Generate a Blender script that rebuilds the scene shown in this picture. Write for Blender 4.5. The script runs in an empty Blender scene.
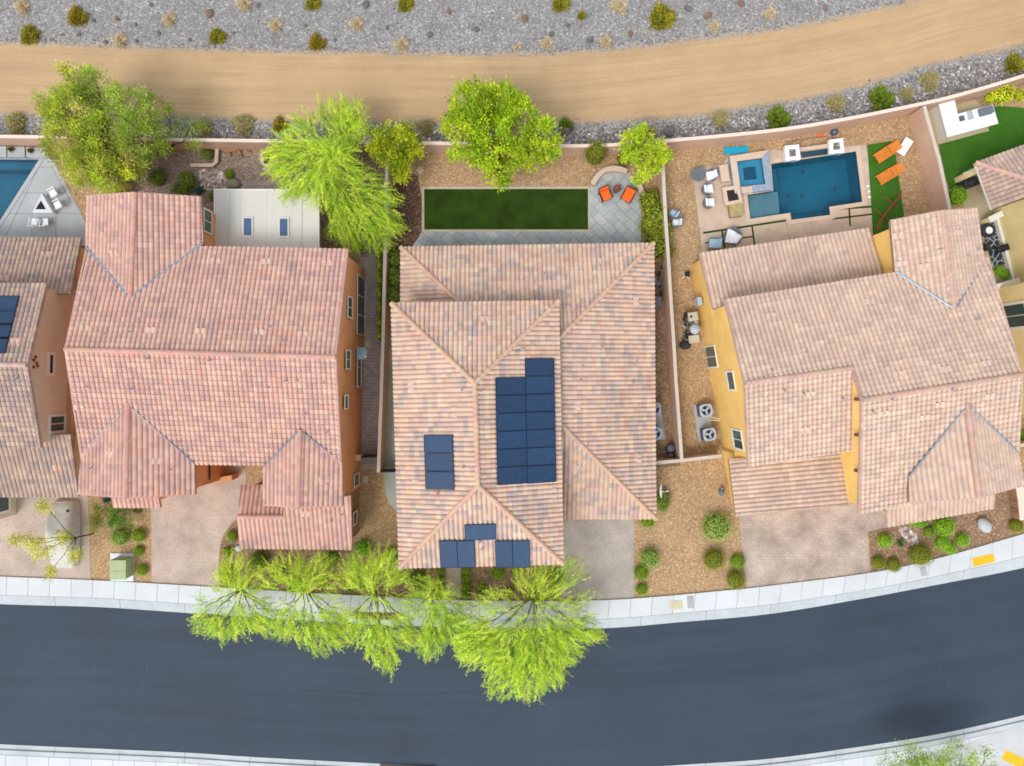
import bpy, bmesh, math, random
import numpy as np
from mathutils import Vector, Matrix
random.seed(7); RNG = np.random.default_rng(7)
SC = bpy.context.scene; COL = SC.collection
H, F = 48.0, 672.0          # camera height (m), focal length in pixels
R = math.radians
def P(px, py, z=0.0):
    s = (H - z) / F
    return Vector(((px - 512) * s, (383 - py) * s, z))
def C(r, g, b, k=0.9):
    def l(c):
        c /= 255.0
        return c / 12.92 if c <= 0.04045 else ((c + 0.055) / 1.055) ** 2.4
    return (l(r) * k, l(g) * k, l(b) * k)
ORD = ['first','second','third','fourth','fifth','sixth','seventh','eighth','ninth','tenth','eleventh','twelfth','thirteenth','fourteenth','fifteenth','sixteenth','seventeenth','eighteenth','nineteenth','twentieth']
# ---------------------------------------------------------------- materials
M = {}
def _new(name):
    m = bpy.data.materials.new(name); m.use_nodes = True
    nt = m.node_tree; b = nt.nodes['Principled BSDF']; M[name] = m
    return m, nt, b
def _n(nt, t, **kw):
    n = nt.nodes.new(t)
    for k, v in kw.items(): setattr(n, k, v)
    return n
def _mul(nt, a, b, fac=1.0, mode='MULTIPLY'):
    x = _n(nt, 'ShaderNodeMix', data_type='RGBA', blend_type=mode)
    x.inputs[0].default_value = fac
    for i, s in ((6, a), (7, b)):
        if hasattr(s, 'links'): nt.links.new(s, x.inputs[i])
        else: x.inputs[i].default_value = (*s, 1)
    return x.outputs[2]
def _noise(nt, vec, scale, detail=4, lo=0.8, hi=1.2, rough=0.6):
    n = _n(nt, 'ShaderNodeTexNoise'); n.inputs['Scale'].default_value = scale
    n.inputs['Detail'].default_value = detail; n.inputs['Roughness'].default_value = rough
    nt.links.new(vec, n.inputs['Vector'])
    r = _n(nt, 'ShaderNodeMapRange'); r.inputs[1].default_value = 0.3; r.inputs[2].default_value = 0.7
    r.inputs[3].default_value = lo; r.inputs[4].default_value = hi; r.clamp = False
    nt.links.new(n.outputs['Fac'], r.inputs[0])
    return n.outputs['Fac'], r.outputs[0]
def _coord(nt, rot=0, scale=(1, 1, 1), uv=False):
    t = _n(nt, 'ShaderNodeTexCoord'); mp = _n(nt, 'ShaderNodeMapping')
    mp.inputs['Rotation'].default_value = (0, 0, rot); mp.inputs['Scale'].default_value = scale
    nt.links.new(t.outputs['UV' if uv else 'Object'], mp.inputs['Vector'])
    return mp.outputs[0]
def _bump(nt, b, h, strength=0.3, dist=0.02):
    n = _n(nt, 'ShaderNodeBump'); n.inputs['Strength'].default_value = strength; n.inputs['Distance'].default_value = dist
    nt.links.new(h, n.inputs['Height']); nt.links.new(n.outputs[0], b.inputs['Normal'])
def mat(name, col, rough=0.8, var=0.12, vs=1.5, fine=0.1, fs=18, bump=0.0, metal=0.0, spec=0.3, attr=False):
    m, nt, b = _new(name); v = _coord(nt)
    _, a = _noise(nt, v, vs, 4, 1 - var, 1 + var)
    f, c = _noise(nt, v, fs, 3, 1 - fine, 1 + fine)
    src = col
    if attr:
        at = _n(nt, 'ShaderNodeAttribute'); at.attribute_name = 'Col'; src = at.outputs['Color']
    o = _mul(nt, _mul(nt, src, a), c)
    nt.links.new(o, b.inputs['Base Color'])
    b.inputs['Roughness'].default_value = rough; b.inputs['Metallic'].default_value = metal
    b.inputs['Specular IOR Level'].default_value = spec
    if bump: _bump(nt, b, f, bump)
    return m
def gravel(name, stops, scale=11, var=0.15, vs=0.35, bump=0.5, tint=None):
    m, nt, b = _new(name); v = _coord(nt)
    vo = _n(nt, 'ShaderNodeTexVoronoi'); vo.inputs['Scale'].default_value = scale
    nt.links.new(v, vo.inputs['Vector'])
    sp = _n(nt, 'ShaderNodeSeparateColor'); nt.links.new(vo.outputs['Color'], sp.inputs[0])
    cr = _n(nt, 'ShaderNodeValToRGB'); e = cr.color_ramp.elements
    while len(e) < len(stops): e.new(0.5)
    for i, (p, c) in enumerate(stops): e[i].position = p; e[i].color = (*c, 1)
    nt.links.new(sp.outputs[0], cr.inputs[0])
    _, a = _noise(nt, v, vs, 5, 1 - var, 1 + var)
    _, a2 = _noise(nt, v, scale * 0.35, 3, 0.85, 1.15)
    o = _mul(nt, _mul(nt, cr.outputs[0], a), a2)
    if tint:
        _, t = _noise(nt, v, 0.18, 4, 0, 1)
        x = _n(nt, 'ShaderNodeMix', data_type='RGBA', blend_type='MULTIPLY'); x.clamp_factor = True
        nt.links.new(t, x.inputs[0]); nt.links.new(o, x.inputs[6]); x.inputs[7].default_value = (*tint, 1); o = x.outputs[2]
    nt.links.new(o, b.inputs['Base Color']); b.inputs['Roughness'].default_value = 0.9; b.inputs['Specular IOR Level'].default_value = 0.2
    _bump(nt, b, vo.outputs['Distance'], bump, 0.05)
    return m, nt, b, o
def pavers(name, c1, c2, mortar, rot, bw, bh, var=0.2, msize=0.02):
    m, nt, b = _new(name); v = _coord(nt, rot)
    br = _n(nt, 'ShaderNodeTexBrick'); br.inputs['Scale'].default_value = 1
    br.inputs['Brick Width'].default_value = bw; br.inputs['Row Height'].default_value = bh
    br.inputs['Mortar Size'].default_value = msize; br.inputs['Color1'].default_value = (*c1, 1)
    br.inputs['Color2'].default_value = (*c2, 1); br.inputs['Mortar'].default_value = (*mortar, 1)
    br.inputs['Mortar Smooth'].default_value = 0.3
    nt.links.new(v, br.inputs['Vector'])
    _, a = _noise(nt, v, 0.5, 5, 1 - var, 1 + var); _, a2 = _noise(nt, v, 7, 3, 0.88, 1.12)
    o = _mul(nt, _mul(nt, br.outputs['Color'], a), a2)
    nt.links.new(o, b.inputs['Base Color']); b.inputs['Roughness'].default_value = 0.85; b.inputs['Specular IOR Level'].default_value = 0.2
    return m
def leafmat(name, trans=0.35):
    m, nt, b = _new(name)
    at = _n(nt, 'ShaderNodeAttribute'); at.attribute_name = 'Col'
    nt.links.new(at.outputs['Color'], b.inputs['Base Color'])
    b.inputs['Roughness'].default_value = 0.55; b.inputs['Specular IOR Level'].default_value = 0.25
    t = _n(nt, 'ShaderNodeBsdfTranslucent'); nt.links.new(at.outputs['Color'], t.inputs[0])
    mx = _n(nt, 'ShaderNodeMixShader'); mx.inputs[0].default_value = trans
    nt.links.new(b.outputs[0], mx.inputs[1]); nt.links.new(t.outputs[0], mx.inputs[2])
    nt.links.new(mx.outputs[0], nt.nodes['Material Output'].inputs['Surface'])
    return m
def watermat(name, tint):
    m, nt, b = _new(name); nt.nodes.remove(b); v = _coord(nt)
    tr = _n(nt, 'ShaderNodeBsdfTransparent'); tr.inputs[0].default_value = (*tint, 1)
    gl = _n(nt, 'ShaderNodeBsdfGlossy'); gl.inputs['Roughness'].default_value = 0.04
    fr = _n(nt, 'ShaderNodeFresnel'); fr.inputs[0].default_value = 1.33
    nz = _n(nt, 'ShaderNodeTexNoise'); nz.inputs['Scale'].default_value = 2.5; nz.inputs['Detail'].default_value = 3
    nt.links.new(v, nz.inputs['Vector'])
    bp = _n(nt, 'ShaderNodeBump'); bp.inputs['Strength'].default_value = 0.15; bp.inputs['Distance'].default_value = 0.05
    nt.links.new(nz.outputs[0], bp.inputs['Height']); nt.links.new(bp.outputs[0], gl.inputs['Normal']); nt.links.new(bp.outputs[0], fr.inputs['Normal'])
    mx = _n(nt, 'ShaderNodeMixShader'); nt.links.new(fr.outputs[0], mx.inputs[0])
    nt.links.new(tr.outputs[0], mx.inputs[1]); nt.links.new(gl.outputs[0], mx.inputs[2])
    nt.links.new(mx.outputs[0], nt.nodes['Material Output'].inputs['Surface'])
# ---------------------------------------------------------------- objects
def tag(o, label=None, cat=None, group=None, kind=None):
    if label: o['label'] = label
    if cat: o['category'] = cat
    if group: o['group'] = group
    if kind: o['kind'] = kind
    return o
_IM = {}
def thing(name, label, cat, loc=(0, 0, 0), group=None, rz=0.0, matrix=None):
    o = bpy.data.objects.new(name, None); COL.objects.link(o); o.empty_display_size = 0.3
    mw = matrix if matrix is not None else Matrix.Translation(Vector(loc)) @ Matrix.Rotation(rz, 4, 'Z')
    o.matrix_world = mw; _IM[o.name] = mw.inverted()
    return tag(o, label, cat, group)
def attach(o, parent, local=False):
    if parent is None: return o
    o.parent = parent
    if not local and parent.name in _IM: o.matrix_parent_inverse = _IM[parent.name]
    return o
def copy_tree(o, parent=None):
    c = o.copy(); COL.objects.link(c)
    if parent is not None: c.parent = parent
    for ch in list(o.children): copy_tree(ch, c)
    return c
class MB:
    def __init__(s): s.v = []; s.f = []; s.m = []; s.c = []; s.M = None; s.uv = None
    def add(s, vs, fs, mat=0, col=None):
        o = len(s.v)
        for p in vs:
            p = Vector(p)
            s.v.append(s.M @ p if s.M is not None else p)
        for f in fs:
            s.f.append([i + o for i in f]); s.m.append(mat); s.c.append(col)
        return s
    def poly(s, pts, mat=0, col=None): return s.add(pts, [list(range(len(pts)))], mat, col)
    def prism(s, xy, z0, z1, mat=0, col=None, top=None):
        n = len(xy)
        zt = z1 if isinstance(z1, (list, tuple)) else [z1] * n
        vs = [(p[0], p[1], z0) for p in xy] + [(p[0], p[1], z) for p, z in zip(xy, zt)]
        fs = [[i, (i + 1) % n, n + (i + 1) % n, n + i] for i in range(n)]
        s.add(vs, fs + [list(range(n))[::-1]], mat, col)
        return s.add([vs[n + i] for i in range(n)], [list(range(n))], mat if top is None else top, col)
    def box(s, c, d, rz=0.0, mat=0, col=None, rx=0.0, ry=0.0):
        Mx = Matrix.Translation(Vector(c)) @ Matrix.Rotation(rz, 4, 'Z') @ Matrix.Rotation(ry, 4, 'Y') @ Matrix.Rotation(rx, 4, 'X')
        x, y, z = d[0] / 2, d[1] / 2, d[2] / 2
        vs = [Mx @ Vector(p) for p in ((-x,-y,-z),(x,-y,-z),(x,y,-z),(-x,y,-z),(-x,-y,z),(x,-y,z),(x,y,z),(-x,y,z))]
        return s.add(vs, [[3,2,1,0],[4,5,6,7],[0,1,5,4],[1,2,6,5],[2,3,7,6],[3,0,4,7]], mat, col)
    def tube(s, path, r, n=6, mat=0, col=None):
        path = [Vector(p) for p in path]; k = len(path)
        rr = r if isinstance(r, (list, tuple)) else [r] * k
        vs = []
        for i, p in enumerate(path):
            d = (path[min(i + 1, k - 1)] - path[max(i - 1, 0)]).normalized()
            a = d.cross(Vector((0, 0, 1)) if abs(d.z) < 0.95 else Vector((1, 0, 0))).normalized(); b = d.cross(a)
            for j in range(n):
                t = 2 * math.pi * j / n; vs.append(p + (a * math.cos(t) + b * math.sin(t)) * rr[i])
        fs = [[i*n+j, i*n+(j+1)%n, (i+1)*n+(j+1)%n, (i+1)*n+j] for i in range(k-1) for j in range(n)]
        fs += [list(range(n))[::-1], [(k-1)*n+j for j in range(n)]]
        return s.add(vs, fs, mat, col)
    def lathe(s, prof, c=(0, 0, 0), n=16, mat=0, col=None):
        c = Vector(c); k = len(prof)
        vs = [c + Vector((r*math.cos(2*math.pi*j/n), r*math.sin(2*math.pi*j/n), z)) for r, z in prof for j in range(n)]
        fs = [[i*n+j, i*n+(j+1)%n, (i+1)*n+(j+1)%n, (i+1)*n+j] for i in range(k-1) for j in range(n)]
        fs += [list(range(n))[::-1], [(k-1)*n+j for j in range(n)]]
        return s.add(vs, fs, mat, col)
    def blob(s, c, r, jit=0.1, sub=2, mat=0, col=None, flat=0.0):
        bm = bmesh.new(); bmesh.ops.create_icosphere(bm, subdivisions=sub, radius=1)
        vs = []
        for v in bm.verts:
            k = 1 + random.uniform(-jit, jit); p = Vector((v.co.x*r[0]*k, v.co.y*r[1]*k, v.co.z*r[2]*k))
            if flat and p.z < -flat * r[2]: p.z = -flat * r[2]
            vs.append(Vector(c) + p)
        fs = [[v.index for v in f.verts] for f in bm.faces]; bm.free()
        return s.add(vs, fs, mat, col)
    def build(s, name, mats, parent=None, bevel=0.0, smooth=False, label=None, local=False):
        me = bpy.data.meshes.new(name); me.from_pydata([tuple(p) for p in s.v], [], s.f)
        ml = mats if isinstance(mats, (list, tuple)) else [mats]
        for x in ml: me.materials.append(M[x])
        me.polygons.foreach_set('material_index', s.m)
        if any(c is not None for c in s.c):
            ca = me.color_attributes.new('Col', 'FLOAT_COLOR', 'CORNER'); data = []
            for p, c in zip(me.polygons, s.c):
                data += [*(c or (0.5, 0.5, 0.5)), 1.0] * p.loop_total
            ca.data.foreach_set('color', data)
        if s.uv:
            ul = me.uv_layers.new(name='UVMap'); k = 0
            for p in me.polygons:
                for vi in p.vertices: ul.data[k].uv = s.uv[vi]; k += 1
        if smooth: me.polygons.foreach_set('use_smooth', [True] * len(me.polygons))
        me.update()
        o = bpy.data.objects.new(name, me); COL.objects.link(o)
        if bevel:
            b = o.modifiers.new('bevel', 'BEVEL'); b.width = bevel; b.segments = 2; b.limit_method = 'ANGLE'; b.angle_limit = R(40)
        attach(o, parent, local)
        if label: o['label'] = label
        return o
def sheet(name, pts, z, matn, holes=(), kind='structure'):
    """flat sheet; pts are pixel positions on the ground, filled with holes left open"""
    bm = bmesh.new()
    for loop in [pts] + list(holes):
        vs = [bm.verts.new(P(*p) if len(p) == 2 else Vector(p)) for p in loop]
        for v in vs: v.co.z = z
        for a, b in zip(vs, vs[1:] + vs[:1]): bm.edges.new((a, b))
    bmesh.ops.triangle_fill(bm, use_beauty=True, use_dissolve=False, edges=bm.edges[:], normal=(0, 0, 1))
    for f in bm.faces:
        if f.normal.z < 0: f.normal_flip()
    me = bpy.data.meshes.new(name); bm.to_mesh(me); bm.free(); me.materials.append(M[matn])
    o = bpy.data.objects.new(name, me); COL.objects.link(o)
    if kind: o['kind'] = kind
    return o
def smooth_line(pts, n=None, step=8):
    """Catmull-Rom through pixel points"""
    out = []
    p = [pts[0]] + list(pts) + [pts[-1]]
    for i in range(1, len(p) - 2):
        a, b, c, d = [Vector(q) for q in p[i-1:i+3]]
        k = max(2, int((c - b).length / step))
        for j in range(k):
            t = j / k
            q = 0.5 * ((2*b) + (c-a)*t + (2*a-5*b+4*c-d)*t*t + (3*b-a-3*c+d)*t**3)
            out.append((q.x, q.y))
    out.append(tuple(pts[-1]))
    return out
def resample(pts, n):
    pts = [Vector(p) for p in pts]; L = [0]
    for a, b in zip(pts, pts[1:]): L.append(L[-1] + (b - a).length)
    out = []; j = 0
    for i in range(n):
        t = L[-1] * i / (n - 1)
        while j < len(pts) - 2 and L[j+1] < t: j += 1
        k = (t - L[j]) / max(1e-9, L[j+1] - L[j]); out.append(pts[j].lerp(pts[j+1], k))
    return out
def strip(name, top, bot, z, matn, n=160, across=8, edge=None):
    """sheet between two pixel polylines with UV (metres along, metres across) """
    A = resample([P(*p) for p in top], n); B = resample([P(*p) for p in bot], n)
    mb = MB(); mb.uv = []; d = 0
    for i in range(n):
        if i: d += ((A[i]+B[i]) / 2 - (A[i-1]+B[i-1]) / 2).length
        for j in range(across + 1):
            p = A[i].lerp(B[i], j / across); p.z = z; mb.v.append(p)
            mb.uv.append((d, (A[i] - B[i]).length * j / across))
    for i in range(n-1):
        for j in range(across):
            a = i*(across+1)+j
            mb.f.append([a, a+1, a+across+2, a+across+1]); mb.m.append(0)
            mb.c.append(None)
    return mb, A, B
# ---------------------------------------------------------------- roofs
class Plane:
    def __init__(s, A, B, Cc):
        n = (B - A).cross(Cc - A)
        if n.z < 0: A, B = B, A; n = -n
        s.o = A; s.n = n.normalized(); s.u = (B - A).normalized(); s.w = s.n.cross(s.u)
    def at(s, px, py):
        cam = Vector((0, 0, H)); d = P(px, py, 0) - cam
        return cam + d * ((s.o - cam).dot(s.n) / d.dot(s.n))
    def uv(s, p): q = p - s.o; return (q.dot(s.u), q.dot(s.w))
    def p3(s, u, v, h=0.0): return s.o + s.u*u + s.w*v + s.n*h
    def z(s, x, y): return s.o.z - ((x - s.o.x)*s.n.x + (y - s.o.y)*s.n.y) / s.n.z
    def matrix(s, p, h=0.0):
        q = p + s.n*h
        return Matrix(((s.u.x, s.w.x, s.n.x, q.x), (s.u.y, s.w.y, s.n.y, q.y), (s.u.z, s.w.z, s.n.z, q.z), (0, 0, 0, 1)))
def _clip(poly, cv):
    n = len(cv)
    for i in range(n):
        ax, ay = cv[i]; bx, by = cv[(i+1) % n]; out = []
        if not poly: return poly
        for j in range(len(poly)):
            p, q = poly[j], poly[(j+1) % len(poly)]
            dp = (bx-ax)*(p[1]-ay) - (by-ay)*(p[0]-ax); dq = (bx-ax)*(q[1]-ay) - (by-ay)*(q[0]-ax)
            if dp >= 0: out.append(p)
            if (dp >= 0) != (dq >= 0):
                t = dp / (dp - dq); out.append((p[0]+(q[0]-p[0])*t, p[1]+(q[1]-p[1])*t))
        poly = out
    return poly
def _ccw(cv):
    a = sum(cv[i][0]*cv[(i+1) % len(cv)][1] - cv[(i+1) % len(cv)][0]*cv[i][1] for i in range(len(cv)))
    return cv if a > 0 else cv[::-1]
PROF = [(0, -0.01), (0.12, 0.055), (0.34, 0.098), (0.58, 0.1), (0.80, 0.058), (0.91, -0.01), (1.0, -0.012)]
TW, TC, LAP = 0.30, 0.335, 0.05
def tile_face(mb, pl, pts, pal, seed=0, run=0.35):
    """lay clay tiles (one barrel profile each, lapped by course) over the convex 3D polygon pts on plane pl"""
    rnd = random.Random(seed); cv = _ccw([pl.uv(p) for p in pts])
    u0, u1 = min(c[0] for c in cv), max(c[0] for c in cv); v0, v1 = min(c[1] for c in cv), max(c[1] for c in cv)
    for r in range(int(math.floor(v0/TC)), int(math.ceil(v1/TC))):
        col = None
        for k in range(int(math.floor(u0/TW)), int(math.ceil(u1/TW))):
            if col is None or rnd.random() > run:
                base = rnd.choices(pal[0], pal[1])[0]
            g = rnd.uniform(0.94, 1.06); col = tuple(c*g for c in base)
            a, b = r*TC, (r+1)*TC; lift = rnd.uniform(0, 0.008)
            corners = [(k*TW, a), ((k+1)*TW, a), ((k+1)*TW, b), (k*TW, b)]
            ins = all((cv[(i+1) % len(cv)][0]-cv[i][0])*(p[1]-cv[i][1]) - (cv[(i+1) % len(cv)][1]-cv[i][1])*(p[0]-cv[i][0]) >= 0 for i in range(len(cv)) for p in corners)
            for (f0, h0), (f1, h1) in zip(PROF, PROF[1:]):
                x0, x1 = (k+f0)*TW, (k+f1)*TW
                q = [(x0, a), (x1, a), (x1, b), (x0, b)]
                if not ins:
                    q = _clip(q, cv)
                    if len(q) < 3: continue
                vs = [pl.p3(x, y, h0 + (h1-h0)*(x-x0)/(x1-x0) + lift + LAP*(1-(y-a)/TC)) for x, y in q]
                mb.add(vs, [list(range(len(vs)))], 0, col)
                if ins:   # butt end of the tile
                    mb.add([vs[0], vs[1], vs[1]-pl.n*0.05, vs[0]-pl.n*0.05], [[0, 1, 2, 3]], 0, tuple(c*0.9 for c in col))
def deck(mb, pts, th=0.16, mat=1):
    n = len(pts); top = [Vector(p)-Vector((0, 0, 0.02)) for p in pts]; bot = [p-Vector((0, 0, th)) for p in top]
    mb.add(top+bot, [list(range(n)), list(range(n, 2*n))[::-1]] + [[i, (i+1) % n, n+(i+1) % n, n+i] for i in range(n)], mat, (0.4, 0.3, 0.2))
def ridge(mb, a, b, pal, seed=0, r=0.16):
    rnd = random.Random(seed); a, b = Vector(a), Vector(b); d = (b-a); L = d.length; d.normalize()
    s = d.cross(Vector((0, 0, 1))).normalized(); up = s.cross(d); n = max(1, int(L/0.38))
    for i in range(n):
        c = tuple(x*rnd.uniform(0.9, 1.08) for x in rnd.choices(pal[0], pal[1])[0])
        p, q = a+d*(L*i/n), a+d*(L*(i+1)/n+0.03); vs = []
        for pt, rr, up0 in ((p, r, 0.10), (q, r*0.86, 0.08)):
            for t in range(6):
                an = math.pi*t/5; vs.append(pt + s*(math.cos(an)*rr) + up*(math.sin(an)*rr*0.9+up0))
            vs += [pt + s*(-rr) - up*0.04, pt + s*rr - up*0.04]
        fs = [[t, t+1, 8+t+1, 8+t] for t in range(5)] + [[5, 6, 14, 13], [7, 0, 8, 15], [0, 1, 2, 3, 4, 5, 6, 7], [8+t for t in range(8)][::-1]]
        mb.add(vs, fs, 0, c)
def rake(mb, a, b, pal, seed=0, w=0.13, h=0.16):
    """row of rake tiles on a gable edge"""
    rnd = random.Random(seed); a, b = Vector(a), Vector(b); d = b-a; L = d.length; d.normalize()
    s = d.cross(Vector((0, 0, 1))).normalized(); up = s.cross(d); n = max(1, int(L/0.34))
    for i in range(n):
        c = tuple(x*rnd.uniform(0.88, 1.05) for x in rnd.choices(pal[0], pal[1])[0])
        p, q = a+d*(L*i/n), a+d*(L*(i+1)/n-0.02); vs = []
        for pt, k in ((p, 1.0), (q, 0.88)):
            vs += [pt+s*w/2*k+up*0.09*k, pt-s*w/2*k+up*0.09*k, pt-s*w/2*k-up*h, pt+s*w/2*k-up*h]
        mb.add(vs, [[0,1,5,4],[1,2,6,5],[2,3,7,6],[3,0,4,7],[3,2,1,0],[4,5,6,7]], 0, c)
def px_on_wall(A, B, px, py):
    """pixel -> (along, z) on the vertical plane through ground points A, B"""
    A, B = Vector((A[0], A[1], 0)), Vector((B[0], B[1], 0)); d = (B-A).normalized(); n = Vector((d.y, -d.x, 0))
    cam = Vector((0, 0, H)); r = P(px, py, 0)-cam; p = cam + r*((A-cam).dot(n)/r.dot(n))
    return (p-A).dot(d), p.z
def window(house, A, B, along, z, frame='trim_white', fw=0.1, mull=1, glass='glass', proud=0.06, hor=False, label=None):
    """window of parts frame + pane on the wall line A->B, outside on the right of A->B"""
    A3, B3 = Vector((A[0], A[1], 0)), Vector((B[0], B[1], 0)); d = (B3-A3).normalized(); n = Vector((d.y, -d.x, 0))
    if n.dot(Vector((0, 0, 0))-A3) < 0: n = -n          # faces the camera side
    a0, a1 = sorted(along); z0, z1 = sorted(z); rz = math.atan2(d.y, d.x)
    mb = MB(); c = lambda a, zz, k: A3 + d*a + n*k + Vector((0, 0, zz))
    am, zm = (a0+a1)/2, (z0+z1)/2
    for aa in (a0-fw/2, a1+fw/2): mb.box(c(aa, zm, proud/2), (fw, proud, z1-z0+2*fw), rz)
    for zz in (z0-fw/2, z1+fw/2): mb.box(c(am, zz, proud/2), (a1-a0, proud*0.96, fw), rz)
    for i in range(mull):
        if hor: mb.box(c(am, z0+(z1-z0)*(i+1)/(mull+1), proud*0.3), (a1-a0, proud*0.5, 0.05), rz)
        else: mb.box(c(a0+(a1-a0)*(i+1)/(mull+1), zm, proud*0.3), (0.05, proud*0.5, z1-z0), rz)
    w = mb.build('window', frame, house, label=label)
    g = MB(); g.box(c(am, zm, 0.006), (a1-a0, 0.012, z1-z0), rz); g.build('pane', glass, w)
    return w
def window_px(house, A, B, q, **kw):
    a, z = px_on_wall(A, B, q[0], q[1]); a2, z2 = px_on_wall(A, B, q[2], q[3])
    return window(house, A, B, (a, a2), (z, z2), **kw)
# ---------------------------------------------------------------- leaves
def leaves(name, pos, dr, up, L, W, col, matn='leaf', parent=None, local=False):
    pos, dr, up, col = (np.asarray(x, float) for x in (pos, dr, up, col)); N = len(pos)
    L = np.broadcast_to(np.asarray(L, float), (N,))[:, None]; W = np.broadcast_to(np.asarray(W, float), (N,))[:, None]
    dr = dr/(np.linalg.norm(dr, axis=1, keepdims=True)+1e-9); sd = np.cross(dr, up); sd /= (np.linalg.norm(sd, axis=1, keepdims=True)+1e-9)
    v = np.stack([pos-dr*L/2, pos+sd*W/2, pos+dr*L/2, pos-sd*W/2], 1).reshape(-1, 3)
    me = bpy.data.meshes.new(name); me.vertices.add(4*N); me.vertices.foreach_set('co', v.ravel())
    me.loops.add(4*N); me.loops.foreach_set('vertex_index', np.arange(4*N, dtype=np.int32))
    me.polygons.add(N); me.polygons.foreach_set('loop_start', np.arange(0, 4*N, 4, dtype=np.int32))
    me.update(calc_edges=True)
    ca = me.color_attributes.new('Col', 'FLOAT_COLOR', 'CORNER')
    c4 = np.concatenate([col, np.ones((N, 1))], 1); ca.data.foreach_set('color', np.repeat(c4, 4, 0).ravel())
    me.materials.append(M[matn])
    o = bpy.data.objects.new(name, me); COL.objects.link(o); attach(o, parent, local)
    return o
def rv(n):
    x = RNG.normal(size=(n, 3)); return x/np.linalg.norm(x, axis=1, keepdims=True)
def mixcol(cols, n, jit=0.15):
    cols = np.array(cols); i = RNG.integers(0, len(cols), n); j = RNG.integers(0, len(cols), n); t = RNG.random((n, 1))
    return (cols[i]*t + cols[j]*(1-t)) * (1 + RNG.uniform(-jit, jit, (n, 1)))
SKY,SUN,EXPO=0.15,0.8,0.9
# ================================================================ materials of the place
S_ = C
gravel('desert_gravel', [(0, C(122,120,120)), (0.3, C(138,136,136)), (0.65, C(149,147,146)), (0.92, C(163,161,158)), (0.98, C(198,195,190))], 11, 0.12, 0.5, 0.35, tint=(0.98, 0.95, 0.9))
gravel('verge_gravel', [(0, C(96,90,88)), (0.3, C(128,121,117)), (0.65, C(146,140,136)), (0.9, C(172,166,160)), (0.97, C(226,220,212))], 9, 0.16, 0.7, 0.4)
gravel('brown_gravel', [(0, C(154,124,90)), (0.35, C(174,142,104)), (0.7, C(187,155,116)), (0.93, C(202,172,134)), (1, C(218,192,158))], 14, 0.10, 0.6, 0.3)
gravel('dark_gravel', [(0, C(124,98,74)), (0.4, C(146,118,90)), (0.8, C(162,133,104)), (1, C(194,168,140))], 14, 0.14, 0.9, 0.3)
gravel('mauve_gravel', [(0, C(126,108,96)), (0.4, C(150,131,115)), (0.8, C(166,147,131)), (1, C(204,188,176))], 14, 0.12, 0.7, 0.5)
gravel('mulch', [(0, C(80,58,48)), (0.5, C(104,76,64)), (0.9, C(130,100,84)), (1, C(170,145,126))], 13, 0.2, 1.0, 0.6)
gravel('pale_rock', [(0, C(120,104,100)), (0.4, C(170,150,142)), (0.8, C(208,190,182)), (1, C(240,232,226))], 6, 0.1, 1.0, 0.7)
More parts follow.
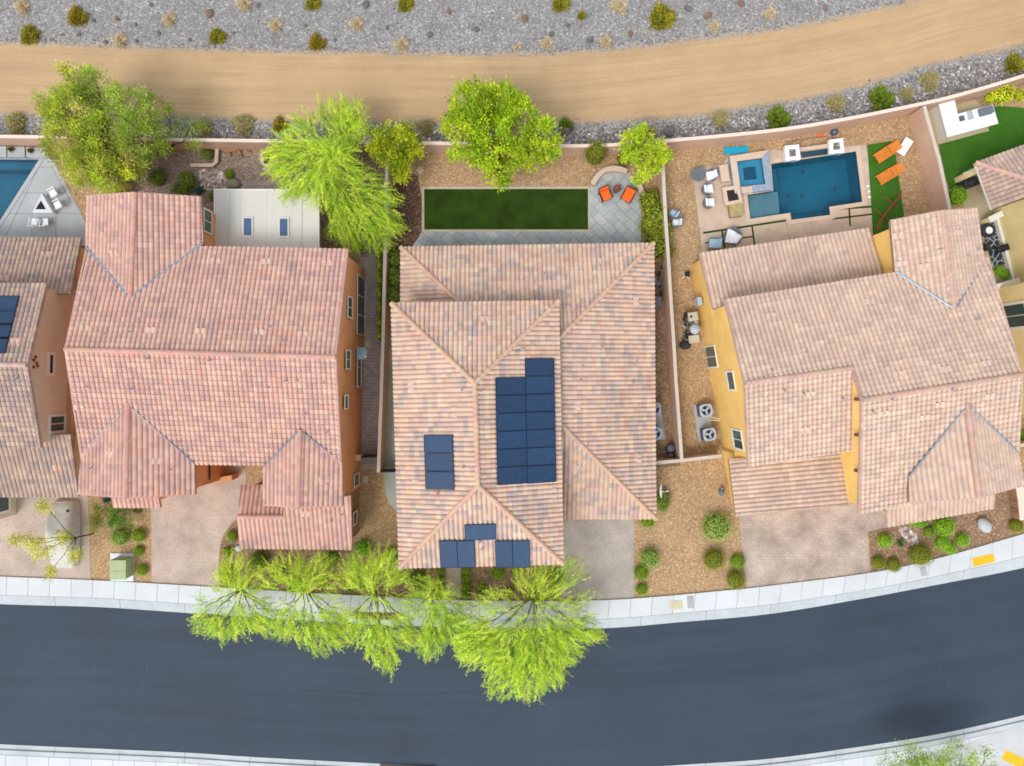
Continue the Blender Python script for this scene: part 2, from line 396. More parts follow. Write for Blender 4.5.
# dirt road: streaks along the track, blending to gravel at its ragged margins
def road_mats():
    m, nt, b = _new('dirt'); v = _coord(nt)
    uv = _coord(nt, 0, (0.05, 1.6, 1), True)
    _, a = _noise(nt, uv, 1.0, 5, 0.90, 1.10, 0.65); uv2 = _coord(nt, 0, (0.16, 6.0, 1), True)
    _, a1 = _noise(nt, uv2, 1.0, 5, 0.93, 1.08)
    f, a2 = _noise(nt, v, 9, 4, 0.92, 1.08, 0.8)
    _, a3 = _noise(nt, v, 0.35, 5, 0.93, 1.07)
    o = _mul(nt, _mul(nt, _mul(nt, _mul(nt, C(191,161,123), a), a1), a2), a3)
    # gravel for the margin
    vo = _n(nt, 'ShaderNodeTexVoronoi'); vo.inputs['Scale'].default_value = 9; nt.links.new(v, vo.inputs['Vector'])
    sp = _n(nt, 'ShaderNodeSeparateColor'); nt.links.new(vo.outputs['Color'], sp.inputs[0])
    cr = _n(nt, 'ShaderNodeValToRGB'); e = cr.color_ramp.elements
    e[0].color = (*C(108,106,108), 1); e[1].color = (*C(180,176,172), 1); nt.links.new(sp.outputs[0], cr.inputs[0])
    at = _n(nt, 'ShaderNodeAttribute'); at.attribute_name = 'Col'
    s2 = _n(nt, 'ShaderNodeSeparateColor'); nt.links.new(at.outputs['Color'], s2.inputs[0])
    nz, _ = _noise(nt, v, 1.3, 6, 0, 1, 0.75)
    ad = _n(nt, 'ShaderNodeMath', operation='ADD'); nt.links.new(s2.outputs[0], ad.inputs[0]); nt.links.new(nz, ad.inputs[1])
    rg = _n(nt, 'ShaderNodeMapRange'); rg.inputs[1].default_value = 0.82; rg.inputs[2].default_value = 1.25; nt.links.new(ad.outputs[0], rg.inputs[0])
    x = _n(nt, 'ShaderNodeMix', data_type='RGBA'); nt.links.new(rg.outputs[0], x.inputs[0]); nt.links.new(o, x.inputs[6])
    x2 = _mul(nt, cr.outputs[0], (0.98, 0.96, 0.93)); nt.links.new(x2, x.inputs[7])
    nt.links.new(x.outputs[2], b.inputs['Base Color']); b.inputs['Roughness'].default_value = 0.95; b.inputs['Specular IOR Level'].default_value = 0.1
    _bump(nt, b, f, 0.3, 0.04)
    m, nt, b = _new('asphalt'); v = _coord(nt); uv = _coord(nt, 0, (0.03, 0.9, 1), True); uv3 = _coord(nt, 0, (0.07, 4.0, 1), True)
    _, a = _noise(nt, uv, 1.0, 4, 0.88, 1.12, 0.6); _, a1 = _noise(nt, uv3, 1.0, 4, 0.96, 1.04)
    f, a2 = _noise(nt, v, 30, 3, 0.9, 1.1, 0.8); _, a3 = _noise(nt, v, 0.16, 5, 0.9, 1.1)
    o = _mul(nt, _mul(nt, _mul(nt, _mul(nt, C(53,66,79), a), a1), a2), a3)
    wv = _n(nt, 'ShaderNodeTexVoronoi', feature='DISTANCE_TO_EDGE'); wv.inputs['Scale'].default_value = 0.17
    nz = _n(nt, 'ShaderNodeTexNoise'); nz.inputs['Scale'].default_value = 0.6; nz.inputs['Detail'].default_value = 5; nt.links.new(v, nz.inputs['Vector'])
    mx = _mul(nt, v, nz.outputs['Color'], 0.09, 'MIX'); nt.links.new(mx, wv.inputs['Vector'])
    cr = _n(nt, 'ShaderNodeMapRange'); cr.inputs[1].default_value = 0.0; cr.inputs[2].default_value = 0.003; cr.inputs[3].default_value = 0.9; cr.inputs[4].default_value = 1
    nt.links.new(wv.outputs['Distance'], cr.inputs[0])
    o = _mul(nt, o, cr.outputs[0]); nt.links.new(o, b.inputs['Base Color'])
    b.inputs['Roughness'].default_value = 0.75; b.inputs['Specular IOR Level'].default_value = 0.35; _bump(nt, b, f, 0.15, 0.01)
road_mats()
mat('ramp', C(196,198,197), 0.85, 0.1, 0.4, 0.06, 12)
mat('concrete', C(219,223,228), 0.85, 0.06, 0.6, 0.05, 14)
mat('concrete_curb', C(192,198,200), 0.85, 0.1, 0.5, 0.08, 10)
mat('concrete_grey', C(180,184,184), 0.85, 0.1, 0.6, 0.06, 12)
mat('joint', C(150,152,154), 0.9)
mat('pad_concrete', C(186,172,140), 0.85, 0.1, 0.8, 0.06, 12)
mat('pale_path', C(168,176,162), 0.85, 0.15, 0.8, 0.08, 9)
mat('stain', C(122,122,120), 0.9, 0.2, 0.7)
pavers('drive_pink', C(197,179,163), C(191,172,157), C(183,164,150), 0.0, 0.23, 0.15, 0.2)
pavers('drive_grey', C(188,176,164), C(183,171,160), C(175,164,154), 0.0, 0.23, 0.15, 0.2)
pavers('drive_warm', C(191,174,160), C(183,165,152), C(175,157,145), 0.0, 0.30, 0.2, 0.3)
pavers('side_pavers', C(194,178,166), C(170,158,150), C(146,134,128), 0.0, 0.34, 0.22, 0.15)
pavers('patio_pavers', C(188,190,182), C(166,174,176), C(150,154,150), R(45), 0.95, 0.62, 0.16, 0.03)
mat('travertine', C(205,182,160), 0.7, 0.14, 0.9, 0.06, 9)
mat('coping', C(214,190,168), 0.7, 0.08, 1.5, 0.05, 12)
mat('turf_dark', C(48,70,20), 0.95, 0.3, 0.7, 0.3, 40, 0.4, spec=0.1)
mat('turf', C(66,112,36), 0.95, 0.15, 0.9, 0.25, 40, 0.4, spec=0.1)
mat('turf_edge', C(196,184,160), 0.9)
mat('yellow_pad', C(250,186,40), 0.8, 0.06)
# ================================================================ ground sheets
POOL = [(771,164),(855.7,151.6),(862,202),(829,207),(830,215),(791,220),(790,213),(750,219),(747,195),(773,191)]
POOLW = [(-60,159.5),(39.5,159.7),(-22,256)]
def far(pts): return pts
sheet('gravel_ground', [(-1900,-1300),(2900,-1300),(2900,2100),(-1900,2100)], 0.0, 'brown_gravel', holes=[POOL, POOLW])
up_edge = smooth_line([(-700,52),(-200,46),(0,45),(60,47),(200,52),(330,55),(512,57),(600,53),(690,42),(768,33),(850,17),(905,5),(930,-3),(1100,-50),(1400,-180),(1800,-420)])
dn_edge = smooth_line([(-700,120),(-200,113),(0,112),(60,113),(140,113),(260,118),(400,120),(470,122),(560,121),(640,118),(700,114),(768,103),(830,92),(880,79),(930,63),(1024,43),(1120,10),(1420,-120),(1830,-360)])
wall_px = [(-700,136),(0,143.5),(120,146),(256,147.8),(330,148.5),(424,149.5),(480,151),(545,152),(600,151.8),(660,148),(768,137.5),(840,127),(920,111.5),(960,102),(1024,84),(1080,64),(1400,-60),(1800,-300)]
sheet('desert_slope', [(-700,-700)] + up_edge[::1] + [(1800,-700)], 0.008, 'desert_gravel')
sheet('gravel_verge', dn_edge + smooth_line(wall_px)[::-1], 0.008, 'verge_gravel')
def widen(line, d): return [(x, y + d) for x, y in line]
mb, A, B = strip('dirt_road', widen(up_edge, -9), widen(dn_edge, 9), 0.014, 'dirt', 220, 24)
mb.c = []
for i in range(219):
    for j in range(24):
        v = (j + 0.5) / 24; e = min(v, 1 - v) * 24
        k = max(0.0, min(1.0, 1 - e / 4.2)); mb.c.append((k, k, k))
tag(mb.build('dirt_road', 'dirt'), kind='structure')
# smooth out the attribute: corner colours per vertex row
me = bpy.data.objects['dirt_road'].data; ca = me.color_attributes['Col']; w = 25
for l in me.loops:
    j = l.vertex_index % w; v = min(j, 24 - j); k = max(0.0, min(1.0, 1 - v / 4.4)); ca.data[l.index].color = (k, k, k, 1)
asp_top = smooth_line([(-400,592),(-150,597),(0,604),(100,607),(183,612.5),(256,617),(330,622),(400,625.5),(512,628.5),(606,628),(680,622),(768,614),(860,599),(940,584),(1024,567.5),(1150,536),(1400,455)])
asp_bot = smooth_line([(-400,722),(-150,736),(0,744),(100,748.5),(188,752.5),(256,757),(380,763.5),(470,767.5),(560,769),(640,767),(700,763.5),(768,758.7),(850,748),(935,734.5),(1013,717.5),(1150,684),(1400,600)])
mb, A, B = strip('street', asp_top, asp_bot, 0.006, 'asphalt', 200, 12)
tag(mb.build('street', 'asphalt'), kind='structure')
mat('crack_seal', C(50,59,69), 0.8, 0.2, 2); mat('scuff', C(78,90,100), 0.9, 0.2, 2)
def road_line(pts, w, mn):
    mb = MB(); q_ = [P(*p) for p in smooth_line(pts, step=6)]
    for i in range(len(q_)-1):
        d = (q_[i+1]-q_[i]).normalized(); n_ = Vector((-d.y, d.x, 0))*w/2*random.uniform(.6, 1.3)
        mb.poly([(p.x, p.y, .0105) for p in (q_[i]+n_, q_[i]-n_, q_[i+1]-n_, q_[i+1]+n_)])
    tag(mb.build('road_crack' if mn == 'crack_seal' else 'road_scuff', mn), kind='structure')
for pts, w_, mn in (([(940,630),(942,650),(945,690)],.06,'crack_seal'),([(786,648),(792,645)],.12,'crack_seal'),([(25,652),(34,668),(35,684)],.03,'scuff'),([(94,650),(95,672)],.03,'scuff'),([(148,660),(145,680),(140,692)],.03,'scuff'),([(625,660),(640,640),(655,630)],.03,'scuff'),([(300,690),(400,695),(470,692),(520,700)],.04,'crack_seal')): road_line(pts, w_, mn)
walk_in = smooth_line([(-400,562),(-150,569),(0,576),(100,580),(180,584.5),(256,589),(330,593.5),(400,597),(470,600),(540,600.5),(600,599.8),(660,596),(735,589),(768,585.5),(871,572),(940,557),(1024,533),(1150,496),(1400,410)])
def lerpline(a, b, t, n=200):
    a, b = resample(a, n), resample(b, n); return [tuple(p.lerp(q, t)) for p, q in zip(a, b)]
curb_in = lerpline(walk_in, asp_top, 0.66)
def slabs(name, top, bot, z0, z1, matn, L=1.5, gap=0.025):
    n = 400; A = resample([P(*p) for p in top], n); B = resample([P(*p) for p in bot], n)
    tot = sum(((A[i]+B[i])/2-(A[i-1]+B[i-1])/2).length for i in range(1, n)); k = int(tot/L)
    mb = MB(); m = 5
    A = resample(A, k*m+1); B = resample(B, k*m+1)
    for i in range(k):
        a = [A[i*m+j].copy() for j in range(m+1)]; b = [B[i*m+j].copy() for j in range(m+1)]
        g = gap/L/2*m
        a[0] = a[0].lerp(a[1], g); b[0] = b[0].lerp(b[1], g); a[-1] = a[-1].lerp(a[-2], g); b[-1] = b[-1].lerp(b[-2], g)
        k_ = random.uniform(0.95, 1.02)
        mb.prism([(p.x, p.y) for p in b] + [(p.x, p.y) for p in a[::-1]], z0, z1, 0, (k_*0.585, k_*0.61, k_*0.615))
    return tag(mb.build(name, matn), kind='structure')
mat('concrete_slab', None or (0.7, 0.7, 0.7), 0.85, 0.06, 0.5, 0.05, 14, attr=True)
slabs('sidewalk', walk_in, lerpline(walk_in, curb_in, 0.985), -0.05, 0.13, 'concrete_slab', 1.52)
slabs('kerb', curb_in, lerpline(curb_in, asp_top, 0.45), -0.05, 0.13, 'concrete_curb', 4.6, 0.03)
slabs('gutter', lerpline(curb_in, asp_top, 0.47), lerpline(curb_in, asp_top, 1.0), -0.05, 0.03, 'concrete_curb', 4.6, 0.03)
sb_out = widen(asp_bot, 40); sb_g = widen(asp_bot, 5); sb_k = widen(asp_bot, 10)
slabs('gutter', asp_bot, widen(asp_bot, 4.6), -0.05, 0.03, 'concrete_curb', 4.6, 0.03)
slabs('kerb', widen(asp_bot, 5), widen(asp_bot, 9.6), -0.05, 0.13, 'concrete_curb', 4.6, 0.03)
slabs('sidewalk', widen(asp_bot, 10), widen(asp_bot, 32), -0.05, 0.13, 'concrete_slab', 1.52)
sheet('joint_bed', [(p[0], p[1]) for p in walk_in] + asp_top[::-1], 0.003, 'joint')
# driveways and paths
sheet('driveway', [(-40,486),(88,486),(91,579.3),(40,577),(-40,574)], 0.02, 'drive_pink')
sheet('driveway', [(151,492),(196,470),(232,455),(246,470),(246,512),(236,519),(228,528),(222,538),(219.5,550),(219,586.5),(152,582.8)], 0.02, 'drive_pink')
sheet('driveway', [(560,505),(634,505),(634.5,597.5),(600,599.6),(560,600)], 0.02, 'drive_grey')
sheet('driveway', [(738,505),(862,500),(890,514),(888,527),(868,531.5),(870,572),(810,580),(746,588)], 0.02, 'drive_warm')
sheet('path', [(445,540),(461,540),(461,599.5),(445,599)], 0.02, 'drive_warm')
# side and back yards
sheet('side_path', [(360,240),(386,240),(381,470),(358,470)], 0.012, 'side_pavers')
sheet('side_path', [(388,330),(400,330),(400,520),(397,512),(389,503),(385,492),(384,470)], 0.012, 'pale_path')
sheet('back_yard', [(118,150.5),(330,152.8),(391,153.2),(388,240),(300,260),(118,260)], 0.010, 'mauve_gravel')
sheet('paved_strip', [(232,181),(330,181),(330,190),(232,190)], 0.016, 'side_pavers')
sheet('pale_rocks', [(196,172),(206,168),(224,172),(232,180),(226,190),(200,190),(190,183)], 0.016, 'pale_rock')
sheet('mulch_bed', [(389,178),(404,170),(418,176),(422,200),(421,236),(414,250),(400,262),(387,250)], 0.014, 'mulch')
sheet('side_yard', [(650,262),(667,262),(680,466),(650,468)], 0.012, 'dark_gravel')
sheet('patio', [(400,252),(412,247),(423,231),(589.5,231),(589.5,190),(592,184),(597,176),(605,170),(615,168.5),(626,171),(634,178),(638,188),(641,204),(641,262),(400,262)], 0.018, 'patio_pavers')
def turf(name, q, z, mt, edge=1.6):
    sheet(name, q, z, mt, kind='stuff')
ed = MB(); o_ = [P(422,187),P(590,186.5),P(590,231.5),(P(422.5,231.5))]
cx = P(506,209)
sheet('turf_edging', [(421.8,186.8),(590,186.5),(590,231.8),(422,231.8)], 0.022, 'turf_edge')
tf = sheet('lawn', [(424.2,189.2),(588,189),(588,229.5),(424.4,229.5)], 0.03, 'turf_dark', kind='stuff')
tag(tf, 'rectangle of dark green artificial turf in the central back yard', 'lawn')
# pool terrace of the right-hand yard
sheet('pool_deck', [(692,169),(722,164.5),(729,156),(768,150),(783,150),(866,145),(875,206),(879,236),(703,262),(700,232)], 0.018, 'travertine', holes=[POOL])
tf = sheet('lawn', [(867,145),(891,141),(896,157.5),(901.4,200),(904,217),(906,232),(873,240),(870,190)], 0.03, 'turf', kind='stuff')
tag(tf, 'strip of green turf under the two orange loungers beside the pool', 'lawn')
gaps = MB()
def gap(a, b, w):
    a, b = P(*a), P(*b); d = (b-a).normalized(); n = Vector((-d.y, d.x, 0))*w/2
    gaps.poly([(p.x, p.y, 0.024) for p in (a+n, a-n, b-n, b+n)])
gap((703,233),(786,220.5), 0.14); gap((705,243),(753,236.5), 0.1); gap((722,231),(725,252), 0.12); gap((752,226.5),(754.5,245), 0.12); gap((735,240),(735,250), 0.1)
gap((829,209.5),(874,206.5), 0.14); gap((832,219),(874,214), 0.12); gap((849,208),(850,226), 0.12)
tag(gaps.build('grass_gaps', 'turf_dark'), 'thin green turf joints between the terrace slabs by the pool', 'grass strips', kind='stuff')
joints = MB()
def jl(a, b, w=0.05, z=0.023):
    a, b = P(*a), P(*b); d = (b-a).normalized(); n = Vector((-d.y, d.x, 0))*w/2
    joints.poly([(p.x, p.y, z) for p in (a+n, a-n, b-n, b+n)])
for a, b in (((786,222),(790,240)),((810,218),(813,235)),((755,247),(878,228)),((862,160),(871,159)),((864,178),(873,177)),((865,192),(874,191))): jl(a, b, 0.03)
tag(joints.build('deck_joints', 'joint'), kind='structure')
# left pool terrace
sheet('pool_deck', [(-80,145.5),(45.7,147.5),(60,173),(86,223),(96,246),(-80,246)], 0.018, 'concrete_grey', holes=[POOLW])
joints = MB()
for a, b in (((0,159),(52,159.3)),((39,167.5),(54,167.5)),((20,193),(70,193)),((9,213.5),(82,213.5)),((32,214),(32,240)),((56,214),(56,240)),((40,165),(6,236)),((25,146.5),(25,158)),((7,146),(7,158)),((52,168),(70,200))): jl(a, b, 0.05)
tag(joints.build('deck_joints', 'joint'), kind='structure')
# far right yard
sheet('yard_pad', [(926,112),(975,100),(982,106),(989,130.5),(938,145)], 0.012, 'pad_concrete')
tf = sheet('lawn', [(938.5,144.5),(989,131),(984,108.5),(1000,106),(1024,108),(1100,96),(1100,170),(990,175),(965,180),(950,190),(946,180)], 0.016, 'turf', kind='stuff')
tag(tf, 'bright green lawn around the white outdoor kitchen', 'lawn')
sheet('patio_slab', [(956,178),(1000,165),(1030,215),(1040,262),(1000,300),(970,230)], 0.018, 'pad_concrete')
# front yards
sheet('front_yard', [(868,531.5),(930,505),(1015,470),(1015,535),(940,556.5),(871,571.5)], 0.012, 'dark_gravel')
sheet('pale_rocks', [(897,530),(906,526),(916,534),(920,545),(912,546),(902,536)], 0.016, 'pale_rock')
sheet('front_yard', [(91,495),(151,495),(152,582.5),(92,579.5)], 0.012, 'brown_gravel')
sheet('front_yard', [(219,552),(222,538),(232,522),(250,520),(400,550),(445,560),(445,599),(330,593),(219,586.5)], 0.012, 'dark_gravel')
sheet('front_yard', [(461,555),(562,555),(562,600),(461,599.5)], 0.012, 'dark_gravel')
sheet('kerb_ramp', [(925,752),(960,744),(1013,726),(1060,712),(1120,760),(1100,830),(900,830),(860,775)], 0.135, 'ramp')
# ================================================================ pools
mat('pool_plaster', C(22,108,136), 0.6, 0.15, 0.8, 0.05, 10)
mat('pool_shelf', C(112,140,150), 0.6, 0.1, 0.9, 0.05, 10)
mat('pool_tile', C(58,84,98), 0.4, 0.2, 8)
mat('spa_tile', C(150,164,182), 0.5, 0.2, 6)
watermat('water', (0.74, 0.9, 0.93))
def basin(name, label, pts, depth, wz, plaster='pool_plaster', z0=0.018, base=None, shelf=None, cop=0.3):
    q = [P(*p) for p in pts]; c = sum(q, Vector())/len(q)
    t = thing(name, label, 'swimming pool', (c.x, c.y, 0))
    n = len(q); mb = MB()
    top = [(p.x, p.y, z0) for p in q]; mid = [(p.x, p.y, wz-0.1) for p in q]; bot = [(p.x, p.y, -depth) for p in q]
    mb.add(top+mid, [[i, (i+1) % n, n+(i+1) % n, n+i] for i in range(n)], 1)
    mb.add(mid+bot, [[i, (i+1) % n, n+(i+1) % n, n+i] for i in range(n)], 0); mb.poly(bot)
    mb.build('basin', [plaster, 'pool_tile'], t)
    wb = MB(); wb.poly([(p.x, p.y, wz) for p in q]); wb.build('water', 'water', t)
    # coping: mitred ring outside the edge
    a = sum(q[i].x*q[(i+1) % n].y-q[(i+1) % n].x*q[i].y for i in range(n)); sg = -1 if a > 0 else 1
    off = []
    for i in range(n):
        d0 = (q[i]-q[i-1]).normalized(); d1 = (q[(i+1) % n]-q[i]).normalized()
        n0 = Vector((-d0.y, d0.x, 0))*sg; n1 = Vector((-d1.y, d1.x, 0))*sg; m = (n0+n1); m /= max(0.5, m.dot(n0)); off.append(q[i]+m*cop)
    cb = MB()
    for i in range(n):
        j = (i+1) % n
        cb.prism([(q[i].x, q[i].y), (q[j].x, q[j].y), (off[j].x, off[j].y), (off[i].x, off[i].y)], 0.019, 0.055)
    cb.build('coping', 'coping' if shelf else 'concrete_grey', t)
    return t
pr = basin('swimming_pool', 'blue pool with raised spa and tan coping in the right-hand back yard', POOL, 1.5, -0.1, shelf=True)
sh = MB(); s_ = [P(*p) for p in [(747.2,195),(779.5,190.3),(781.5,214.3),(750,218.8)]]
sh.prism([(p.x, p.y) for p in s_], -1.49, -0.32); sh.build('tanning_shelf', 'pool_shelf', pr)
sh = MB(); s_ = [P(*p) for p in [(773,166),(780,165),(783,188),(778,190),(774,190)]]
sh.prism([(p.x, p.y) for p in s_], -1.49, -0.75); sh.build('steps', 'pool_plaster', pr); sh = MB(); s_ = [P(*p) for p in [(791.5,219),(829.5,214),(829,209),(791,214)]]
sh.prism([(p.x, p.y) for p in s_], -1.49, -0.8); sh.build('steps', 'pool_plaster', pr)
for p in ((798,190),(810,190),(812,165),(845,183)):
    q = P(p[0], p[1], 0); dr = MB(); dr.lathe([(0.14, -1.49), (0.14, -1.46), (0.0, -1.455)], (q.x, q.y, 0), 12); dr.build('drain', 'pool_tile', pr)
pl_ = basin('swimming_pool', 'blue pool with slanted edge in grey concrete, top left yard', POOLW, 1.5, -0.1)
sh = MB(); s_ = [P(*p) for p in [(-60,159.8),(39,160),(34,167.5),(-60,167.5)]]
sh.prism([(p.x, p.y) for p in s_], -1.49, -0.5); sh.build('steps', 'pool_plaster', pl_)
# ================================================================ house materials
mat('tile', (0.5, 0.4, 0.3), 0.85, 0.08, 0.7, 0.07, 22, attr=True)
mat('stucco_orange', C(222,154,104), 0.9, 0.1, 0.6, 0.06, 25, 0.2)
mat('stucco_yellow', C(247,204,120), 0.9, 0.09, 0.6, 0.06, 25, 0.2)
mat('stucco_cream', C(240,222,166), 0.9, 0.09, 0.6, 0.06, 25, 0.2)
mat('stucco_tan', C(226,210,186), 0.9, 0.09, 0.6, 0.06, 25, 0.2)
mat('stucco_beige', C(190,164,132), 0.9, 0.09, 0.6, 0.06, 25, 0.2)
pavers('stone_veneer', C(176,140,104), C(146,112,84), C(120,96,74), 0.0, 0.45, 0.2, 0.15)
mat('trim_cream', C(226,214,186), 0.8, 0.04)
mat('trim_white', C(236,234,226), 0.7, 0.04)
mat('fascia', C(150,120,98), 0.8, 0.08)
mat('flashing', C(150,162,176), 0.5, 0.08, 2, metal=0.5)
mat('pipe_lead', C(190,176,168), 0.6)
mat('patio_metal', C(216,213,202), 0.6, 0.04, 0.6)
mat('glass', C(58,84,84), 0.15, 0.2, 0.8, spec=0.6)
mat('glass_dark', C(18,20,22), 0.12, 0.2, 0.8, spec=0.5)
mat('glass_blue', C(72,102,136), 0.15, 0.15, 0.8, spec=0.6)
mat('dark_metal', C(40,38,38), 0.5)
mat('dark_wood', C(110,72,48), 0.7)
def pal(*cw, PALK=0.45):
    tw = sum(w for c, w in cw); mean = [sum(c[i]*w for c, w in cw)/tw for i in range(3)]
    return ([tuple(m+(x-m)*PALK for x, m in zip(c, mean)) for c, w in cw], [w for c, w in cw])
K = 0.98
PAL_L = pal((C(219,182,163),5),(C(211,171,154),5),(C(201,159,146),4),(C(186,152,150),3),(C(224,190,166),3),(C(176,148,146),1.2),(C(224,164,140),1))
PAL_C = pal((C(219,186,164),5),(C(215,191,168),4),(C(208,173,156),4),(C(176,164,162),2.8),(C(154,150,156),1.8),(C(226,186,150),2),(C(200,154,134),1.5),(C(226,204,172),2), PALK=0.5)
PAL_R = pal((C(217,191,170),5),(C(209,179,160),5),(C(200,171,154),4),(C(187,166,155),3),(C(226,201,176),2.5),(C(209,190,169),2))
PAL_T = pal((C(200,172,152),5),(C(188,158,144),4),(C(168,150,144),4),(C(148,136,138),2),(C(212,188,160),2))
CAPS_L = pal((C(208,162,146),3),(C(196,148,136),2)); CAPS_C = pal((C(212,176,150),3),(C(200,164,142),2)); CAPS_R = pal((C(204,170,152),3),(C(194,160,146),2))
SEED = [100]
def seed(): SEED[0] += 1; return SEED[0]
def roof_part(house, name, faces, palette, caps=(), rakes=(), cappal=None, run=0.35, fascia='fascia'):
    """faces: list of (plane, pts). One mesh: tiles + caps + deck"""
    mb = MB()
    for pl, pts in faces:
        tile_face(mb, pl, pts, palette, seed(), run); deck(mb, pts)
    for a, b in caps: ridge(mb, a, b, cappal or palette, seed())
    for a, b in rakes: rake(mb, a, b, cappal or palette, seed())
    return mb.build(name, ['tile', fascia], house)
def vents(roof, pl, spots, col=(0.78, 0.55, 0.42)):
    for px, py in spots:
        c = pl.at(px, py); mb = MB(); mb.M = pl.matrix(c, 0.05)
        for du in (-0.18, 0.18):
            mb.add([(du-.14,-.19,.05),(du+.14,-.19,.05),(du+.14,.17,0),(du-.14,.17,0),(du-.09,-.19,.12),(du+.09,-.19,.12),(du+.08,.17,.045),(du-.08,.17,.045)],
                   [[4,5,6,7],[0,1,5,4],[1,2,6,5],[3,0,4,7],[2,3,7,6]], 0, tuple(x*.82*random.uniform(.93,1.05) for x in col))
        mb.build('roof_vent', 'tile', roof)
def pipes(roof, pl, spots, r=0.05):
    for px, py in spots:
        c = pl.at(px, py); mb = MB()
        mb.lathe([(r*2.6, -0.02), (r*2.2, 0.1), (r, 0.16), (r, 0.42), (r*0.7, 0.42), (r*0.7, 0.3), (0, 0.3)], c, 10, 0)
        mb.build('vent_pipe', 'pipe_lead', roof)
def flash(roof, a, b, w=0.16):
    a, b = Vector(a), Vector(b); d = (b-a).normalized(); s = d.cross(Vector((0, 0, 1))).normalized()*w/2; mb = MB(); z = Vector((0, 0, 0.13))
    mb.add([a+s+z, a-s+z, b-s+z, b+s+z, a+z*1.4, b+z*1.4], [[0, 4, 5, 3], [4, 1, 2, 5]], 0); mb.build('valley_flashing', 'flashing', roof)
def wall(house, xy, z1, m='stucco_orange', z0=0.0, name='wall'):
    mb = MB(); mb.prism([(p[0], p[1]) for p in xy], z0, z1); return mb.build(name, m, house)
def q(px, py, z): return P(px, py, z)
# ================================================================ HOUSE: pink roof, orange walls
E2, E1 = 5.6, 2.95
hl = thing('house', 'two storey house with pink clay tile roof and orange stucco walls', 'house', (-18.5, 2, 0))
RE, RW = q(335.5,357,7.9), q(66,349.5,7.9)
pN = Plane(q(347,249,E2), q(203,246,E2), RE); pS = Plane(RW, RE, q(341,466,E2))
NE, NW = pN.at(347.5,249.5), pN.at(88,245); SE, SW = pS.at(341,466), pS.at(83,463)
rl = roof_part(hl, 'roof', [(pN, [NE, NW, RW, RE]), (pS, [SW, SE, RE, RW])], PAL_L, [(RW, RE)], [(NE, RE), (SE, RE), (NW, RW), (SW, RW)], CAPS_L)
def gable(house, name, ro, ra, lo, lf, ro_, rf, palette, cp, front=True):
    """projecting gable: ridge outer/apex, left eave outer/valley foot, right eave outer/valley foot (3D)"""
    pl, pr = Plane(lo, ro, ra), Plane(ro_, ro, ra)
    fl = pl; Lf = lf; faces = [(pl, [lo, ro, ra, lf]), (pr, [ro_, ro, ra, rf])]
    fixed = []
    for p, pts in faces: fixed.append((p, [Vector((a.x, a.y, p.z(a.x, a.y))) for a in pts]))
    g = roof_part(house, name, fixed, palette, [(ro, ra)], [(lo, ro), (ro_, ro)], cp)
    return g, pl, pr, fixed
g1, p1l, p1r, fx = gable(hl, 'gable_roof', q(136,193,6.75), q(131,298,6.75), q(87,196.5,E2), q(88,247,E2), q(201,197.5,E2), q(203,243,E2), PAL_L, CAPS_L)
flash(g1, fx[0][1][3], fx[0][1][2]); flash(g1, fx[1][1][3], fx[1][1][2])
g2, p2l, p2r, fx = gable(hl, 'gable_roof', q(127,497.5,6.8), q(128.5,403,6.8), q(79,493.5,E2), q(84,452,E2), q(195.5,494,E2), q(195,463,E2), PAL_L, CAPS_L)
flash(g2, fx[0][1][3], fx[0][1][2], 0.1); flash(g2, fx[1][1][3], fx[1][1][2], 0.1)
g3, p3l, p3r, fx = gable(hl, 'gable_roof', q(298.5,507,6.45), q(300.5,430,6.45), q(263,504.5,E2), q(264,467,E2), q(343,505.5,E2), q(342,461,E2), PAL_L, CAPS_L)
flash(g3, fx[0][1][3], fx[0][1][2], 0.1); flash(g3, fx[1][1][3], fx[1][1][2], 0.1)
# lower front roof over the single-storey wing
a, b = q(241,548,2.95), q(351.5,549,2.95); t0 = P(238.5,516.5,3.7)
pF = Plane(a, b, t0); rdl, rdr = pF.at(238.5,516.5), pF.at(284,516.5)
pFn = Plane(rdl, rdr, q(241,485,2.95))
lf = roof_part(hl, 'lower_roof', [(pF, [a, pF.at(284,548.4), rdr, rdl]), (pF, [pF.at(284,548.4), b, pF.at(350,495), pF.at(284,495)]), (pFn, [pFn.at(241,485), pFn.at(284,485), rdr, rdl])], PAL_L, [(rdl, rdr)], [(a, rdl), (b, pF.at(350,495))], CAPS_L)
c0, c1 = q(115,507,3.0), q(160,507.5,3.0); pB = Plane(c0, c1, c0 + Vector((0, 1.2, 0.4)))
roof_part(hl, 'bay_roof', [(pB, [c0, c1, c1+Vector((0,1.2,.4)), c0+Vector((0,1.2,.4))])], PAL_L, [], [(c0, c0+Vector((0,1.2,.4))), (c1, c1+Vector((0,1.2,.4)))], CAPS_L)
vents(rl, pN, [(216,262),(267,262.5),(327,264),(85,329),(151,331),(201,332),(303,335),(259,333)])
vents(rl, pS, [(80,407)]); vents(g2, p2l, [(110,454)]); vents(g2, p2r, [(156.5,461)]); vents(g3, p3r, [(324,479)]); vents(g1, p1l, [(115,254)]); vents(lf, pF, [(306,513)])
pipes(rl, pN, [(106,334),(132,332),(283,341),(271,327)]); pipes(rl, pS, [(149,359),(211,361),(133,389),(88,387),(180,442),(287,381),(298,381),(324,383),(306,414),(328,432),(269,388)])
pipes(lf, pF, [(332,521),(343,514)]); pipes(g2, p2r, [(171,470)]); pipes(g2, p2l, [(93,468)])
wall(hl, [(-26.55,2.0),(-26.6,-4.7),(-10.78,-5.05),(-10.63,1.5),(-10.5,8.1),(-26.4,8.4)], [7.6,5.35,5.35,7.6,5.35,5.35])
